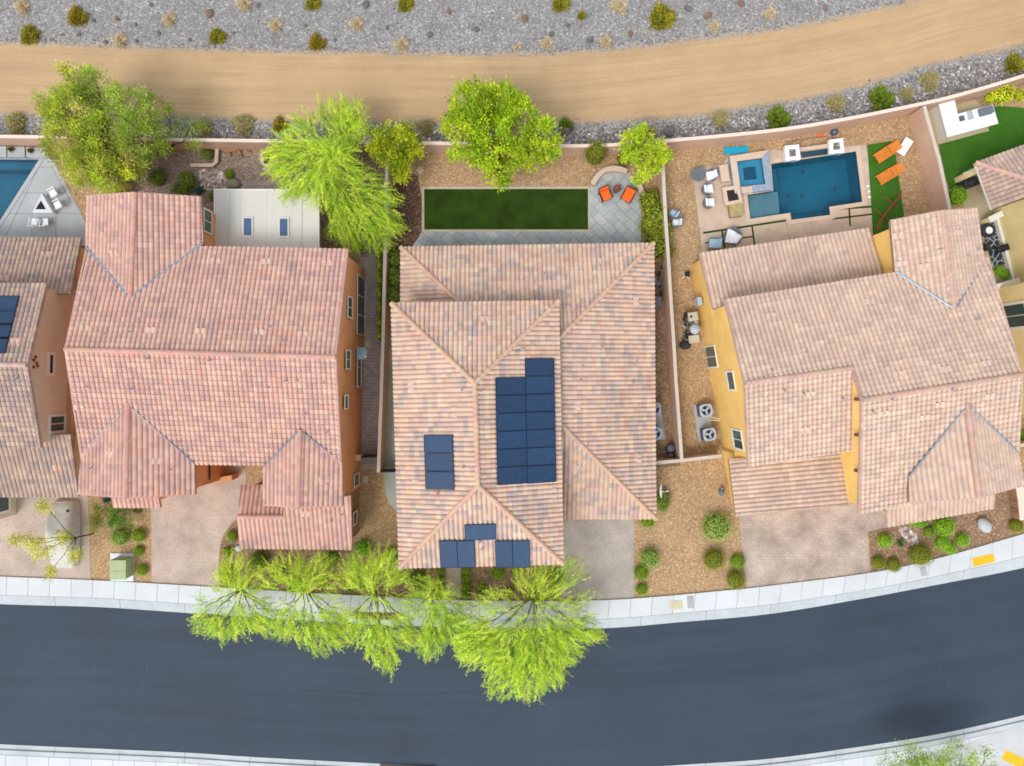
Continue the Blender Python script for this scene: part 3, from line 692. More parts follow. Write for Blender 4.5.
wall(hl, [(-26.35,8.3),(-19.95,8.15),(-19.9,11.3),(-23.1,11.35),(-26.35,11.4)], [5.35,5.3,5.3,6.45,5.3])
wall(hl, [(-27.0,-4.5),(-27.0,-6.7),(-23.5,-6.75),(-20.45,-6.8),(-20.35,-4.6)], [5.3,5.3,6.45,5.3,5.3])
wall(hl, [(-15.4,-4.8),(-15.4,-7.3),(-13.15,-7.35),(-10.85,-7.4),(-10.79,-4.95)], [5.3,5.3,6.1,5.3,5.3])
wall(hl, [(-18.0,-7.1),(-18.1,-10.6),(-10.95,-10.65),(-10.86,-7.1)], [2.75,2.7,2.7,2.75], 'stone_veneer')
wall(hl, [(-26.4,-6.6),(-26.4,-7.9),(-23.9,-7.9),(-23.9,-6.6)], 2.75)
mb = MB(); a0, b0 = P(223,480.5), P(238,478); mb.prism([(a0.x,a0.y),(b0.x,b0.y),(b0.x,b0.y+.35),(a0.x,a0.y+.35)], 0, 1.1); mb.build('courtyard_wall', 'stucco_orange', hl)
mb = MB(); mb.box((-20.33,-5.5,2.8),(0.06,2.0,0.12)); mb.build('belt_trim', 'dark_metal', hl)
EW = ((-10.62,-7.0), (-10.5,8.1)); EWb = ((-10.6,-7.0),(-10.48,8.1))
window_px(hl, *EWb, (347.5,316,352,299), frame='trim_cream', mull=1); window_px(hl, *EWb, (346,368,350,351.5), frame='trim_cream')
window_px(hl, *EWb, (344.5,408,347.5,396), frame='trim_cream', mull=0); window_px(hl, *EWb, (357,386,361,349), frame='trim_cream', glass='glass_dark')
window_px(hl, (-10.77,-7.3), (-10.75,-4.9), (354,486.5,358.5,473), frame='trim_cream', glass='glass_dark', mull=0)
window_px(hl, (-10.88,-10.6), (-10.8,-7.1), (353,525,356.5,511), frame='trim_cream', glass='glass_dark', mull=0)
w = window(hl, EWb[0], EWb[1], (px_on_wall(*EWb, 359,334)[0], px_on_wall(*EWb, 359,276)[0]), (0.15, 2.45), frame='trim_cream', fw=.07, glass='glass_dark', mull=2)
# window on the side of the rear gable wing
window_px(hl, (-19.92,8.2), (-19.87,11.3), (203.5,230,211,213), frame='trim_cream')
# satellite dish on the orange wall
d = thing('satellite_dish', 'grey satellite dish mounted on the orange house wall', 'satellite dish', (-10.35, 2.0, 3.3))
mb = MB(); mb.tube([(-10.5,2.0,3.1),(-10.2,2.0,3.1),(-10.05,2.0,3.35)], 0.03, 6); mb.build('mount', 'flashing', d)
def dish(dd, c, tilt, r, mname):
    mb = MB(); mb.M = Matrix.Translation(Vector(c)) @ tilt
    mb.lathe([(0,0.0),(r*.5,0.03),(r*.85,0.1),(r,0.15),(r*1.02,0.15),(r*.86,0.085),(r*.5,0.015),(0,-0.015)], (0,0,0), 20); mb.build('dish', mname, dd, smooth=True)
    mb = MB(); mb.M = Matrix.Translation(Vector(c)) @ tilt
    mb.tube([(0,-r*.95,0.12),(0,-r*.75,0.42),(0,-0.12,0.5)], 0.02, 5); mb.box((0,-0.1,0.52),(0.09,0.14,0.09)); mb.build('feed_arm', 'trim_white', dd)
mat('dish_grey', C(150,176,192), 0.5)
dish(d, (-10.05,2.0,3.4), Matrix.Rotation(R(28),4,'X') @ Matrix.Rotation(R(48),4,'Y'), 0.42, 'dish_grey')
# patio cover: pale metal roof with skylights behind the pink house
pc = thing('patio_cover', 'pale beige metal patio cover with two small skylights', 'patio cover', (-15.8, 10.2, 0))
x0, x1, y1 = P(215.5,190,2.9).x, P(318,190,2.9).x, P(215,190.5,2.85).y; y0 = 8.15
mb = MB(); n = 4
for i in range(n):
    xa = x0+(x1-x0)*i/n; xb = x0+(x1-x0)*(i+1)/n
    mb.prism([(xa+.004,y0),(xb-.004,y0),(xb-.004,y1),(xa+.004,y1)], 2.8, [3.0,3.0,2.9,2.9])
for i in (3.4, 20.2): mb.box((x0+(x1-x0)*i/24,(y0+y1)/2,2.965),(0.06,y1-y0-.1,0.06),rx=R(-1.6))
mb.build('roof_panels', 'patio_metal', pc)
mb = MB(); mb.box(((x0+x1)/2,y1+.04,2.84),(x1-x0+.1,.08,.2)); mb.box((x1+.05,(y0+y1)/2,2.86),(.08,y1-y0,.2)); mb.box((x0-.05,(y0+y1)/2,2.86),(.08,y1-y0,.2)); mb.build('fascia', 'trim_white', pc)
for px in (x0+.3, (x0+x1)/2, x1-.3):
    mb = MB(); mb.box((px,y1-.2,1.38),(.14,.14,2.76)); mb.build('post', 'patio_metal', pc, bevel=.01)
for px, py in ((248,227),(284,227.5)):
    c = P(px, py, 3.0); mb = MB()
    for dx in (-.3,.3): mb.box((c.x+dx,c.y,3.01),(.07,1.3,.13))
    for dy in (-.62,.62): mb.box((c.x,c.y+dy,3.01),(.6,.07,.12))
    s = mb.build('skylight', 'trim_white', pc); mb = MB(); mb.box((c.x,c.y,3.02),(.55,1.18,.06)); mb.build('pane', 'glass_blue', s)
# ================================================================ HOUSE: middle
hc = thing('house', 'central house with tan hipped tile roofs carrying blue solar panels', 'house', (0, 0, 0))
nw, ne, se, sw = q(391.5,303.5,E2), q(558.5,301,E2), q(563,563.5,E2), q(399.5,567.5,E2)
ra, rb = q(475,383,7.35), q(478,485.5,7.35)
cN, cE, cS, cW = Plane(ne,nw,ra), Plane(se,ne,ra), Plane(sw,se,rb), Plane(nw,sw,rb)
E_eN, E_rb = ra, Vector((rb.x, rb.y, cE.z(rb.x, rb.y)))
ru = roof_part(hc, 'upper_roof', [(cN,[ne,nw,Vector((ra.x,ra.y,cN.z(ra.x,ra.y)))]), (cE,[se,ne,ra,E_rb]), (cS,[sw,se,rb]), (cW,[nw,sw,rb,Vector((ra.x,ra.y,cW.z(ra.x,ra.y)))])], PAL_C, [(ra,rb),(nw,ra),(ne,ra),(se,rb),(sw,rb)], (), CAPS_C, 0.3)
lnw, lne, lse = q(401,247.5,E1), q(653.5,243.5,E1), q(655.5,518.5,E1); lsw = Vector((lnw.x, lse.y, E1))
cx_ = (lne.x+lnw.x)/2; h_ = E1+(lne.x-lnw.x)/2*0.333
a1, a2 = Vector((cx_, (lne.y-(lne.x-lnw.x)/2), h_)), Vector((cx_, lse.y+(lne.x-lnw.x)/2, h_))
dN, dE, dS, dW = Plane(lne,lnw,a1), Plane(lse,lne,a1), Plane(lsw,lse,a2), Plane(lnw,lsw,a1)
L1 = lambda x: Vector((x, 0, 0))
def cutx(pl, x, y): return Vector((x, y, pl.z(x, y)))
rlw = roof_part(hc, 'lower_roof', [(dN,[lne,lnw,a1]), (dE,[lse,lne,a1,a2]), (dS,[cutx(dS,1.5,lse.y),lse,cutx(dS,a2.x,a2.y) if a2.x>1.5 else cutx(dS,1.5,a2.y-0.4)]), (dW,[lnw,cutx(dW,lnw.x,3.2),cutx(dW,-2.5,3.2),cutx(dW,-2.5,lnw.y+lnw.x+2.5)])], PAL_C, [(lne,a1),(lse,a2),(lnw,a1)], (), CAPS_C, 0.3)
vents(rlw, dN, [(447.5,265.5),(597,262),(571,309)], (.72,.52,.42)); vents(rlw, dE, [(635,301),(577,405),(638,458)], (.72,.52,.42)); vents(rlw, dS, [(580,467)], (.7,.46,.34))
vents(ru, cN, [(485,320)], (.72,.5,.4)); vents(ru, cW, [(412,386),(455,412),(416,484)], (.72,.55,.44)); vents(ru, cE, [(553,493)], (.7,.55,.45)); vents(ru, cS, [(492,516)], (.7,.52,.42))
pipes(rlw, dN, [(523,280),(534,282),(565,278),(544,274)]); pipes(rlw, dE, [(602,347),(623,355),(582,367),(636,361),(633,383),(642,390),(580,380),(632,382)]); pipes(ru, cE, [(481,391),(483,475),(517,352),(523,349)]); pipes(ru, cW, [(462,390),(463,467),(438,493)]); pipes(ru, cS, [(480,541),(482,548)])
pipes(rlw, dE, [(588,444),(606,455)], 0.03)
x_ = 2.5
wall(hc, [(-7.1,-11.0),(2.45,-11.1),(2.45,4.7),(-7.1,4.7)], 5.4, 'stucco_beige')
wall(hc, [(-7.0,-8.4),(9.1,-8.5),(9.1,8.95),(-7.0,8.7)], 2.75, 'stucco_beige')
# ================================================================ HOUSE: yellow
hr = thing('house', 'yellow stucco house with pale pink tile roof beside the pool terrace', 'house', (22, 1, 0))
A_, B_ = q(725,300,E2), q(895,272,E2); D_ = q(862,400,8.05)
rN = Plane(A_, B_, D_); G_ = rN.at(1021.5,374.5); H1 = rN.at(745,383); H2 = rN.at(852,368); D_ = rN.at(862,400)
Bx = rN.at(987,258)
ex = (B_-A_).normalized()
def on(pl, p): return Vector((p.x, p.y, pl.z(p.x, p.y)))
# split the big north slope in two convex pieces
sA, sB = rN.at(857.5,384.5), None
nA = rN.at(852,368)
X_ = rN.at(1012.8,345.4)
rS1 = Plane(H1, H2, q(748.5,466.5,E2)); f1, f2 = rS1.at(748.5,466.5), rS1.at(852,450.5)
rS2 = Plane(D_, G_, q(859,513.5,E2)); k1, k2 = rS2.at(859,513.5), rS2.at(1016,487)
rr = roof_part(hr, 'roof', [(rN,[A_,Bx,X_,H1]), (rN,[H2,X_,G_,D_]), (rS1,[f1,f2,H2,H1]), (rS2,[k1,k2,G_,D_])], PAL_R, [(H1,H2),(D_,G_)], [(A_,H1),(f1,H1),(f2,H2),(D_,H2),(k1,D_),(Bx,G_),(k2,G_)], CAPS_R)
g4, p4l, p4r, fx = gable(hr, 'gable_roof', q(941,211,6.6), q(953.5,309,6.6), q(890,221,E2), q(895,271.5,E2), q(976.5,208.5,E2), q(985,263,E2), PAL_R, CAPS_R)
flash(g4, fx[0][1][3], fx[0][1][2]); flash(g4, fx[1][1][3], fx[1][1][2])
g5, p5l, p5r, fx = gable(hr, 'gable_roof', q(978.5,497,7.6), q(966.5,404,7.6), q(909,501.5,6.4), q(908,476,6.4), q(1023,485,6.4), q(1016,452,6.4), PAL_R, CAPS_R)
flash(g5, fx[0][1][3], fx[0][1][2], .12); flash(g5, fx[1][1][3], fx[1][1][2], .12)
a, b = q(700,253.5,E1), q(869,228.5,E1); up = Vector((ex.y,-ex.x,0)); rP = Plane(a, b, a+up*4+Vector((0,0,0.95)))
pt = roof_part(hr, 'patio_roof', [(rP,[a,b,b+up*5.2+Vector((0,0,1.235)),a+up*3.85+Vector((0,0,.914))])], PAL_R, [], [(a,a+up*3.85+Vector((0,0,.914)))], CAPS_R)
a, b = q(728.5,459.5,2.75), q(735.5,515.5,2.75); rG = Plane(a, b, q(838,455,4.0)); c2, d2 = rG.at(843,454), rG.at(848,504.5)
gr = roof_part(hr, 'garage_roof', [(rG,[a,b,d2,c2])], PAL_R, [], [(b,d2),(a,c2)], CAPS_R)
a, b = q(887,526.5,E1), q(992.5,508,E1); rF = Plane(a, b, a-up*4+Vector((0,0,1.3)))
ff = roof_part(hr, 'front_roof', [(rF,[a,b,b-up*3+Vector((0,0,.975)),a-up*3+Vector((0,0,.975))])], PAL_R, [], [(a,a-up*3+Vector((0,0,.975))),(b,b-up*3+Vector((0,0,.975)))], CAPS_R)
vents(rr, rN, [(870,302),(771,317),(945,370),(986,364),(898,375)], (.74,.54,.44)); vents(rr, rS1, [(804,430),(810,394)], (.78,.6,.46)); vents(rr, rS2, [(883,413),(939,404.5),(989,396),(924,417)], (.78,.6,.46))
vents(g4, p4l, [(898,236),(924,267),(902,264)], (.74,.55,.46)); vents(g4, p4r, [(957,233),(977,251)], (.74,.55,.46)); vents(g5, p5r, [(988.5,467)], (.78,.6,.48))
pipes(rr, rN, [(805,352),(771,371),(975,320),(886,366)]); pipes(rr, rS1, [(783,391),(841,399),(802,394)]); pipes(rr, rS2, [(890,400),(950,390),(871,412)]); pipes(g4, p4r, [(966,256),(976,250)]); pipes(g4, p4l, [(938,250)])
vents(pt, rP, [(733,269.5),(843,267)], (.74,.54,.46))
def rw(x, y, z=0): p = P(x, y, z); return (p.x, p.y)
O = Vector((A_.x, A_.y, 0)); e_, d_ = ex.copy(), Vector((ex.y, -ex.x, 0)); e_.z = 0; e_.normalize(); d_ = Vector((e_.y, -e_.x, 0))
def hw(u, v): p = O + e_*u + d_*v; return (p.x, p.y)     # house axes: along the eave, towards the street
wall(hr, [hw(-.05,.35),hw(-.05,5.25),hw(-.05,10.15),hw(7.35,10.15),hw(7.35,0.35)], [5.35,7.1,5.35,5.35,5.35], 'stucco_yellow')
wall(hr, [hw(6.3,.35),hw(6.3,7.4),hw(6.3,14.2),hw(15.5,14.2),hw(15.5,7.4),hw(15.5,.35)], [5.4,7.75,5.35,5.35,7.7,5.35], 'stucco_yellow')
wall(hr, [hw(11.25,-2.8),hw(11.25,.6),hw(16.2,.6),hw(16.2,-2.8),hw(13.7,-2.8)], [5.35,5.35,5.35,5.35,6.3], 'stucco_yellow')
wall(hr, [hw(-.15,-3.2),hw(-.1,.6),hw(11.3,.6),hw(11.3,-3.2)], [2.72,2.9,2.9,2.72], 'stucco_yellow')
wall(hr, [hw(-.05,9.9),hw(-.05,14.0),hw(6.5,14.2),hw(6.5,9.9)], [2.6,2.6,3.75,3.75], 'stucco_yellow')
wall(hr, [hw(9.9,12.0),hw(9.9,15.9),hw(16.2,15.9),hw(16.2,12.0)], [2.75,2.75,2.75,2.75], 'stone_veneer')
wall(hr, [hw(9.45,12.2),hw(9.45,13.95),hw(12.5,13.95),hw(15.6,13.95),hw(15.6,12.2)], [6.1,6.1,7.2,6.1,6.1], 'stucco_yellow')
WA, WB = hw(-.05,14.0), hw(-.05,-3.0)
# windows on the left-hand yellow wall
window_px(hr, WA, WB, (708,367,714.5,346), frame='trim_white'); window_px(hr, WA, WB, (729.5,389,733,372), frame='trim_white', mull=0)
window_px(hr, WA, WB, (735,447,741,431.5), frame='trim_white')
for py in (399, 434.5, 470):
    az = px_on_wall(hw(6.3,0), hw(6.3,14), 858, py); p = Vector((*hw(6.3,0),0)) + d_*az[0]
    mb = MB(); mb.box((p.x-.12,p.y,5.4+(7.7-5.4)*max(0,1-abs(az[0]-7.4)/7)),(.3,.2,.25)); mb.build('outlooker', 'dark_wood', hr)
# ================================================================ HOUSE: far left
ht = thing('house', 'tan stucco house cut off by the left edge, brown tile roofs', 'house', (-36, 1, 0))
a, b = q(46,284,E2), q(-120,284,E2); rd1, rd0 = q(27,365,7.3), q(-130,363,7.3)
tN = Plane(a, b, rd1); tS = Plane(rd0, rd1, q(40.5,447.5,E2)); s1, s0 = tS.at(40.5,447.5), tS.at(-120,447.5)
rt = roof_part(ht, 'roof', [(tN,[a,b,rd0,rd1]), (tS,[s0,s1,rd1,rd0])], PAL_T, [(rd0,rd1)], [(a,rd1),(s1,rd1)])
a, b = q(80.5,238.5,E1), q(-100,237.5,E1); tR = Plane(a, b, a+Vector((0,-4,1.33)))
rt2 = roof_part(ht, 'rear_roof', [(tR,[a,b,b+Vector((0,-4.2,1.4)),a+Vector((0.15,-3.9,1.3))])], PAL_T, [], [(a,a+Vector((0.15,-3.9,1.3)))])
a, b = q(-100,496.5,E1), q(78,496.5,E1); tF = Plane(a, b, a+Vector((0,4,1.33)))
rt3 = roof_part(ht, 'front_roof', [(tF,[a,b,b+Vector((.4,4.3,1.43)),a+Vector((0,4.3,1.43))])], PAL_T, [], [(b,b+Vector((.4,4.3,1.43)))])
vents(rt2, tR, [(46,255),(5,279)], (.76,.46,.34)); vents(rt3, tF, [(58,467)], (.8,.46,.32)); vents(rt, tN, [(16,342)], (.76,.46,.34)); pipes(rt, tS, [(19,379)])
wall(ht, [(-29.62,6.0),(-44,6.0),(-44,-3.8),(-29.88,-3.8),(-29.75,1.1)], [5.4,5.4,5.4,5.4,7.05], 'stucco_tan')
wall(ht, [(-29.3,5.7),(-29.35,9.2),(-44,9.2),(-44,5.7)][::-1], 2.75, 'stucco_tan')
wall(ht, [(-29.4,-3.6),(-29.5,-7.1),(-44,-7.1),(-44,-3.6)], 2.75, 'stucco_tan')
wall(ht, [(-35.4,-6.5),(-35.4,-9.4),(-44,-9.4),(-44,-6.5)], 5.2, 'stucco_tan')
TA, TB = (-29.88,-3.8), (-29.62,6.0)
window_px(ht, TA, TB, (49,373,53,355), frame='trim_white', glass='glass_dark', mull=0, fw=.16); window_px(ht, TA, TB, (50,431.5,64,416), frame='trim_white', mull=1, glass='glass', fw=.18)
mb = MB(); 
zc = px_on_wall(TA, TB, 78, 413)[1]
mb.box((-29.72,-.9,2.95),(0.05,5.6,.1),R(1.5)); mb.build('belt_trim', 'stucco_beige', ht)
mb = MB()
for dx, dy in ((33,360),(36,363),(33,367),(37,366),(35,357)):
    az = px_on_wall(TA, TB, dx, dy); p = Vector((*TA,0))+(Vector((*TB,0))-Vector((*TA,0))).normalized()*az[0]
    mb.M = Matrix.Translation((p.x+.03,p.y,az[1])) @ Matrix.Rotation(R(90),4,'Y'); mb.lathe([(.1,0),(.1,.05),(.06,.05),(.06,.0)],(0,0,0),10); mb.M = None
mat('terracotta', C(170,84,60), 0.85); mb.build('gable_vent', 'terracotta', ht)
window(ht, (-35.38,-9.4), (-35.38,-6.5), (0.5,2.0), (0.8,1.7), frame='trim_white', fw=.16, glass='glass', mull=0)
# ================================================================ HOUSE: far right
hx = thing('house', 'cream stucco house cut off by the right edge, brown hipped roof', 'house', (42, 6, 0))
c0 = q(975,163,E1); c1 = q(992,209.5,E1); dW_ = (c0-c1).normalized(); dN_ = Vector((-dW_.y, dW_.x, 0))*-1
c2 = c0 + dN_*12; ap = c0 + (dN_-dW_)*3.6 + Vector((0,0,1.2)); xN = Plane(c0, c2, ap); xW = Plane(c1, c0, ap)
ww = (c0-c1).length; apx = c0 + (dN_-dW_)*ww; apx.z = xN.z(apx.x, apx.y); far_ = c2 - dW_*ww; far_.z = apx.z
rx = roof_part(hx, 'roof', [(xN,[c0,c2,far_,apx]), (xW,[c1,c0,apx])], PAL_T, [(c0,apx)], [], CAPS_R, fascia='trim_white')
w0, w1 = Vector((*rw(994.5,214),0)), Vector((*rw(1013,283),0)); dd = (w1-w0).normalized(); nn = Vector((-dd.y, dd.x, 0))
if nn.x < 0: nn = -nn
j0 = Vector((*rw(989,290),0)); j1 = j0 + dd*14; 
wall(hx, [tuple(p.xy) for p in (w0-dd*.3, w1+dd*.4, w1+dd*.4+nn*9, w0-dd*.3+nn*9)], 5.6, 'stucco_cream')
wall(hx, [tuple(p.xy) for p in (j0, j1, j1+nn*11, j0+nn*11)], 5.6, 'stucco_cream')
q0, q1 = c1 - dN_*(-.5) , c0 + dN_*.5
wall(hx, [tuple(p.xy) for p in (c0+dN_*4.5-dW_*.5, c0+dN_*11-dW_*.5, c0+dN_*11-dW_*4, c0+dN_*4.5-dW_*3.3)], 2.7, 'stucco_cream')
for pp in (c0+dN_*.6-dW_*.5,):
    mb = MB(); mb.box((pp.x,pp.y,1.35),(.35,.35,2.7),R(20)); mb.build('post','stucco_cream',hx)
window_px(hx, tuple(j0.xy), tuple(j1.xy), (1005,328,1024,303), frame='trim_white', mull=1, glass='glass', fw=.2)
def lowwall(pts, h, w, name='low_wall', body='stucco_cream', cap='trim_white'):
    mb = MB()
    for a, b in zip(pts, pts[1:]):
        a, b = Vector((*a,0)), Vector((*b,0)); d = (b-a).normalized(); n = Vector((-d.y,d.x,0))*w/2
        mb.prism([tuple((a+n).xy),tuple((a-n).xy),tuple((b-n).xy),tuple((b+n).xy)],0,h)
        n *= 1.35; mb.prism([tuple((a+n).xy),tuple((a-n).xy),tuple((b-n).xy),tuple((b+n).xy)],h,h+.08,1)
    return mb.build(name,[body,cap],hx)
lowwall([rw(980,223),rw(993,216.5)],.9,.3); lowwall([rw(984,290),rw(1010,282)],.9,.3); lowwall([rw(955.5,180),rw(975,171)],.9,.35)
mb = MB(); mb.prism([tuple(p.xy) for p in (w0-nn*.22,w0-nn*.02,w1-nn*.02,w1-nn*.22)],0,.35); mb.build('base_trim','trim_white',hx)
# ================================================================ solar panels
m, nt, b = _new('solar'); v = _coord(nt)
br = _n(nt, 'ShaderNodeTexBrick'); br.offset = 0; br.inputs['Scale'].default_value = 1; br.inputs['Brick Width'].default_value = 0.16; br.inputs['Row Height'].default_value = 0.16
br.inputs['Mortar Size'].default_value = 0.006; br.inputs['Color1'].default_value = (*C(27,55,86),1); br.inputs['Color2'].default_value = (*C(32,63,96),1); br.inputs['Mortar'].default_value = (*C(52,84,116),1)
nt.links.new(v, br.inputs['Vector'])
oi = _n(nt, 'ShaderNodeObjectInfo'); mr = _n(nt, 'ShaderNodeMapRange'); mr.inputs[3].default_value = 0.85; mr.inputs[4].default_value = 1.15; nt.links.new(oi.outputs['Random'], mr.inputs[0])
nt.links.new(_mul(nt, br.outputs['Color'], mr.outputs[0]), b.inputs['Base Color']); b.inputs['Roughness'].default_value = 0.3; b.inputs['Specular IOR Level'].default_value = 0.45
mat('panel_frame', C(24,44,70), 0.4, metal=0.3); mat('rail', C(176,182,190), 0.4, metal=0.6)
PWD, PHT = 1.94, 1.105
def make_panel():
    t = thing('solar_panel', 'x', 'solar panel')
    mb = MB()
    for sx in (-1, 1): mb.box((sx*(PWD/2-.02), 0, 0.13), (.04, PHT-.02, .045))
    for sy in (-1, 1): mb.box((0, sy*(PHT/2-.03), 0.13), (PWD-.08, .04, .045))
    mb.build('frame', 'panel_frame', t)
    mb = MB(); mb.box((0, 0, 0.128), (PWD-.07, PHT-.09, .036)); mb.build('cell_sheet', 'solar', t)
    mb = MB()
    for sx in (-.55, .55): mb.box((sx, 0, 0.05), (.05, PHT, .1))
    mb.build('mount', 'rail', t)
    return t
proto = make_panel(); used = []
def put_panel(pl, c, label, group, portrait=False):
    """long side runs up the slope unless portrait is False on an eave-parallel row"""
    o = proto if not used else copy_tree(proto); used.append(o)
    mw = pl.matrix(c, 0.06)
    if portrait: mw = mw @ Matrix.Rotation(R(90), 4, 'Z')
    o.matrix_world = mw; tag(o, label, 'solar panel', group)
gB = 'solar panels in the big array on the central roof'
def grid(pl, px, py, w=PWD+.02, h=PHT+.02): pass
base = cE.at(494.5, 377.5); d_dn = (cE.at(496.5,485)-base).normalized()   # along the eave, towards the street
d_rt = d_dn.cross(cE.n); d_rt = d_rt if d_rt.x > 0 else -d_rt                # down the slope, to the right
step = (cE.at(496.5,485)-base).length/6
for i in range(6):
    put_panel(cE, base + d_dn*(step*(i+.5)) + d_rt*(PWD/2), 'panel in the left column of the big array, %s row from the top' % ORD[i], gB, True)
base2 = cE.at(523.5,358.5); st2 = (cE.at(526,483.5)-base2).length/7
for i in range(7):
    put_panel(cE, base2 + d_dn*(st2*(i+.5)) + d_rt*(PWD/2+.02), ('near-black panel in the right column of the big array, fourth row from the top' if i == 3 else 'blue panel in the right column of the big array, %s row from the top' % ORD[i]), gB, True)
base3 = cW.at(425,434.5); d3 = (cW.at(427,489)-base3); st3 = d3.length/3; d3.normalize(); r3 = d3.cross(cW.n); r3 = r3 if r3.x > 0 else -r3
for i, nm in enumerate(('top', 'middle', 'bottom')):
    put_panel(cW, base3 + d3*(st3*(i+.5)) + r3*(PWD/2), nm + ' panel of the stack of three on the left roof slope', 'three solar panels on the left slope', True)
gS = 'solar panels on the street-facing slope'
put_panel(cS, cS.at(480.5,530.5), 'single landscape solar panel alone above the two pairs', gS)
for px, nm in ((448.9,'left panel of the left upright pair near the front eave'), (466.3,'right panel of the left upright pair near the front eave'), (503.9,'left panel of the right upright pair near the front eave'), (521.3,'right panel of the right upright pair near the front eave')):
    put_panel(cS, cS.at(px, 552.5), nm, gS, True)
gT = 'solar panels on the far left roof'
bt = tN.at(21,298.5); dt = (tN.at(7.5,353)-bt); stt = dt.length/4; dt.normalize(); lt = dt.cross(tN.n); lt = lt if lt.x < 0 else -lt
for i in range(4):
    put_panel(tN, bt + dt*(stt*(i+.5)) + lt*(PWD/2), 'blue panel with pale edges on the far left roof, %s from the top' % ORD[i], gT)
# ================================================================ block walls
mat('block', C(206,172,150), 0.9, 0.08, 0.8, 0.08, 12); mat('wall_cap', C(238,214,198), 0.85, 0.05, 1, 0.05, 10); mat('wall_cap_white', C(208,196,180), 0.8, 0.05)
def yard_wall(label, pts, h=1.75, w=0.2, cap='wall_cap', world=False, body='block'):
    """pts: pixel positions of the cap"""
    q = [Vector((*p, 0)) if world else P(*p, h) for p in pts]
    t = thing('block_wall', label, 'garden wall', (q[0].x, q[0].y, 0))
    n = len(q); nr = []
    for i in range(n):
        a = q[max(0, i-1)]; b = q[min(n-1, i+1)]; d = (b-a); d.z = 0; d.normalize(); nr.append(Vector((-d.y, d.x, 0)))
    mb = MB(); cb = MB()
    for i in range(n-1):
        a, b, na, nb = q[i], q[i+1], nr[i], nr[i+1]
        mb.prism([((a+na*w/2).x,(a+na*w/2).y),((a-na*w/2).x,(a-na*w/2).y),((b-nb*w/2).x,(b-nb*w/2).y),((b+nb*w/2).x,(b+nb*w/2).y)], -.05, h-.07)
        k = w/2+.012
        cb.prism([((a+na*k).x,(a+na*k).y),((a-na*k).x,(a-na*k).y),((b-nb*k).x,(b-nb*k).y),((b+nb*k).x,(b+nb*k).y)], h-.07, h)
    mb.build('wall_body', body, t); cb.build('cap', cap, t)
    return t
back = smooth_line([(-400,133),(0,136.3),(120,138.8),(256,140.6),(330,141.6),(424,142.8),(480,144.2),(545,145.5),(600,145.3),(660,141.2),(768,131),(840,120),(920,104),(960,94.5),(1024,75.5),(1080,55),(1400,-80)], step=14)
i1 = min(range(len(back)), key=lambda i: abs(back[i][0]-926)); i0 = min(range(len(back)), key=lambda i: abs(back[i][0]-120))
yard_wall('long beige block wall along the dirt road, behind all the back yards', back, 1.8)
yard_wall('block wall with white cap between the central house and the yellow house', [(661.5,146),(663,165),(665.5,215),(668.3,256),(671,300),(674,345),(676,381),(679,420),(681.8,459)], 1.75, cap='wall_cap_white')
yard_wall('short block wall across the side yard below the air conditioners', [(650,463.5),(681.5,460.6),(722,455.8)], 1.6, cap='wall_cap_white')
yard_wall('block wall with a vine between the orange house and the central house', [(388,146),(385.5,200),(385,246),(383.2,330),(381,400),(378.3,472.5)], 1.75, cap='wall_cap_white')
yard_wall('wide pale wall between the pool terrace and the far right lawn', [(924.5,106),(931,130),(939,158),(950,209),(968,275),(984,340),(1003,420)], 1.8, cap='wall_cap_white')
yard_wall('block wall under the big tree between the two left yards', [(114,141),(114.5,180),(110,260),(106,330),(103,400)], 1.7)
yard_wall('small return wall at the far right edge beside green plants', [(1017,446),(1060,440)], 1.6, cap='wall_cap_white')
yard_wall('low tan wall at the right edge by the front yard', [(1019,482),(1022,500),(1024,520)], .9, 0.5, world=False, body='stone_veneer')
# gate beside the vine wall
t = thing('gate', 'black iron gate at the street end of the passage by the vine wall', 'gate', (P(388,471,1).x, P(388,471,1).y, 0))
ga, gb = P(379.5,472,1.6), P(397,471,1.6); mb = MB()
for i in range(9):
    p = ga.lerp(gb, i/8); mb.box((p.x,p.y,.85),(.04,.04,1.6))
for zz in (.15,1.6): mb.box(((ga.x+gb.x)/2,ga.y,zz),((gb-ga).length,.05,.06))
mb.build('bars', 'dark_metal', t)
mb = MB(); mb.box(((ga.x+gb.x)/2,ga.y+.03,.88),((gb-ga).length-.1,.012,1.4)); mb.build('mesh_panel', 'dark_metal', t)
# side gate between walls of the orange house
t = thing('gate', 'low grey gate between the orange house and its vine wall', 'gate', (P(371,455,0).x, P(371,455,0).y, 0))
mb = MB(); a, b = P(362,455,0), P(379,455,0); mb.box(((a.x+b.x)/2,a.y,.75),((b-a).length-.05,.06,1.4)); mb.build('panel', 'dark_metal', t)
mb = MB(); mb.box((a.x+.1,a.y,.85),(.3,.3,1.7)); mb.box((a.x+.1,a.y,1.73),(.4,.4,.07)); mb.build('post', 'block', t)
# curved seat wall of the patio
arc1 = smooth_line([(592.5,184),(597.5,176),(604,170.3),(612,168.2),(620,168.8),(627,171.5)], step=3)
arc2 = smooth_line([(638.5,184),(641,189),(642,195)], step=3)
for pts, lb in ((arc1, 'curved low tan seat wall around the patio with orange chairs'), (arc2, 'short tan seat wall at the right edge of the round patio')):
    t = yard_wall(lb, pts, .5, .32, 'coping'); t.name = 'seat_wall'; t['category'] = 'seat wall'
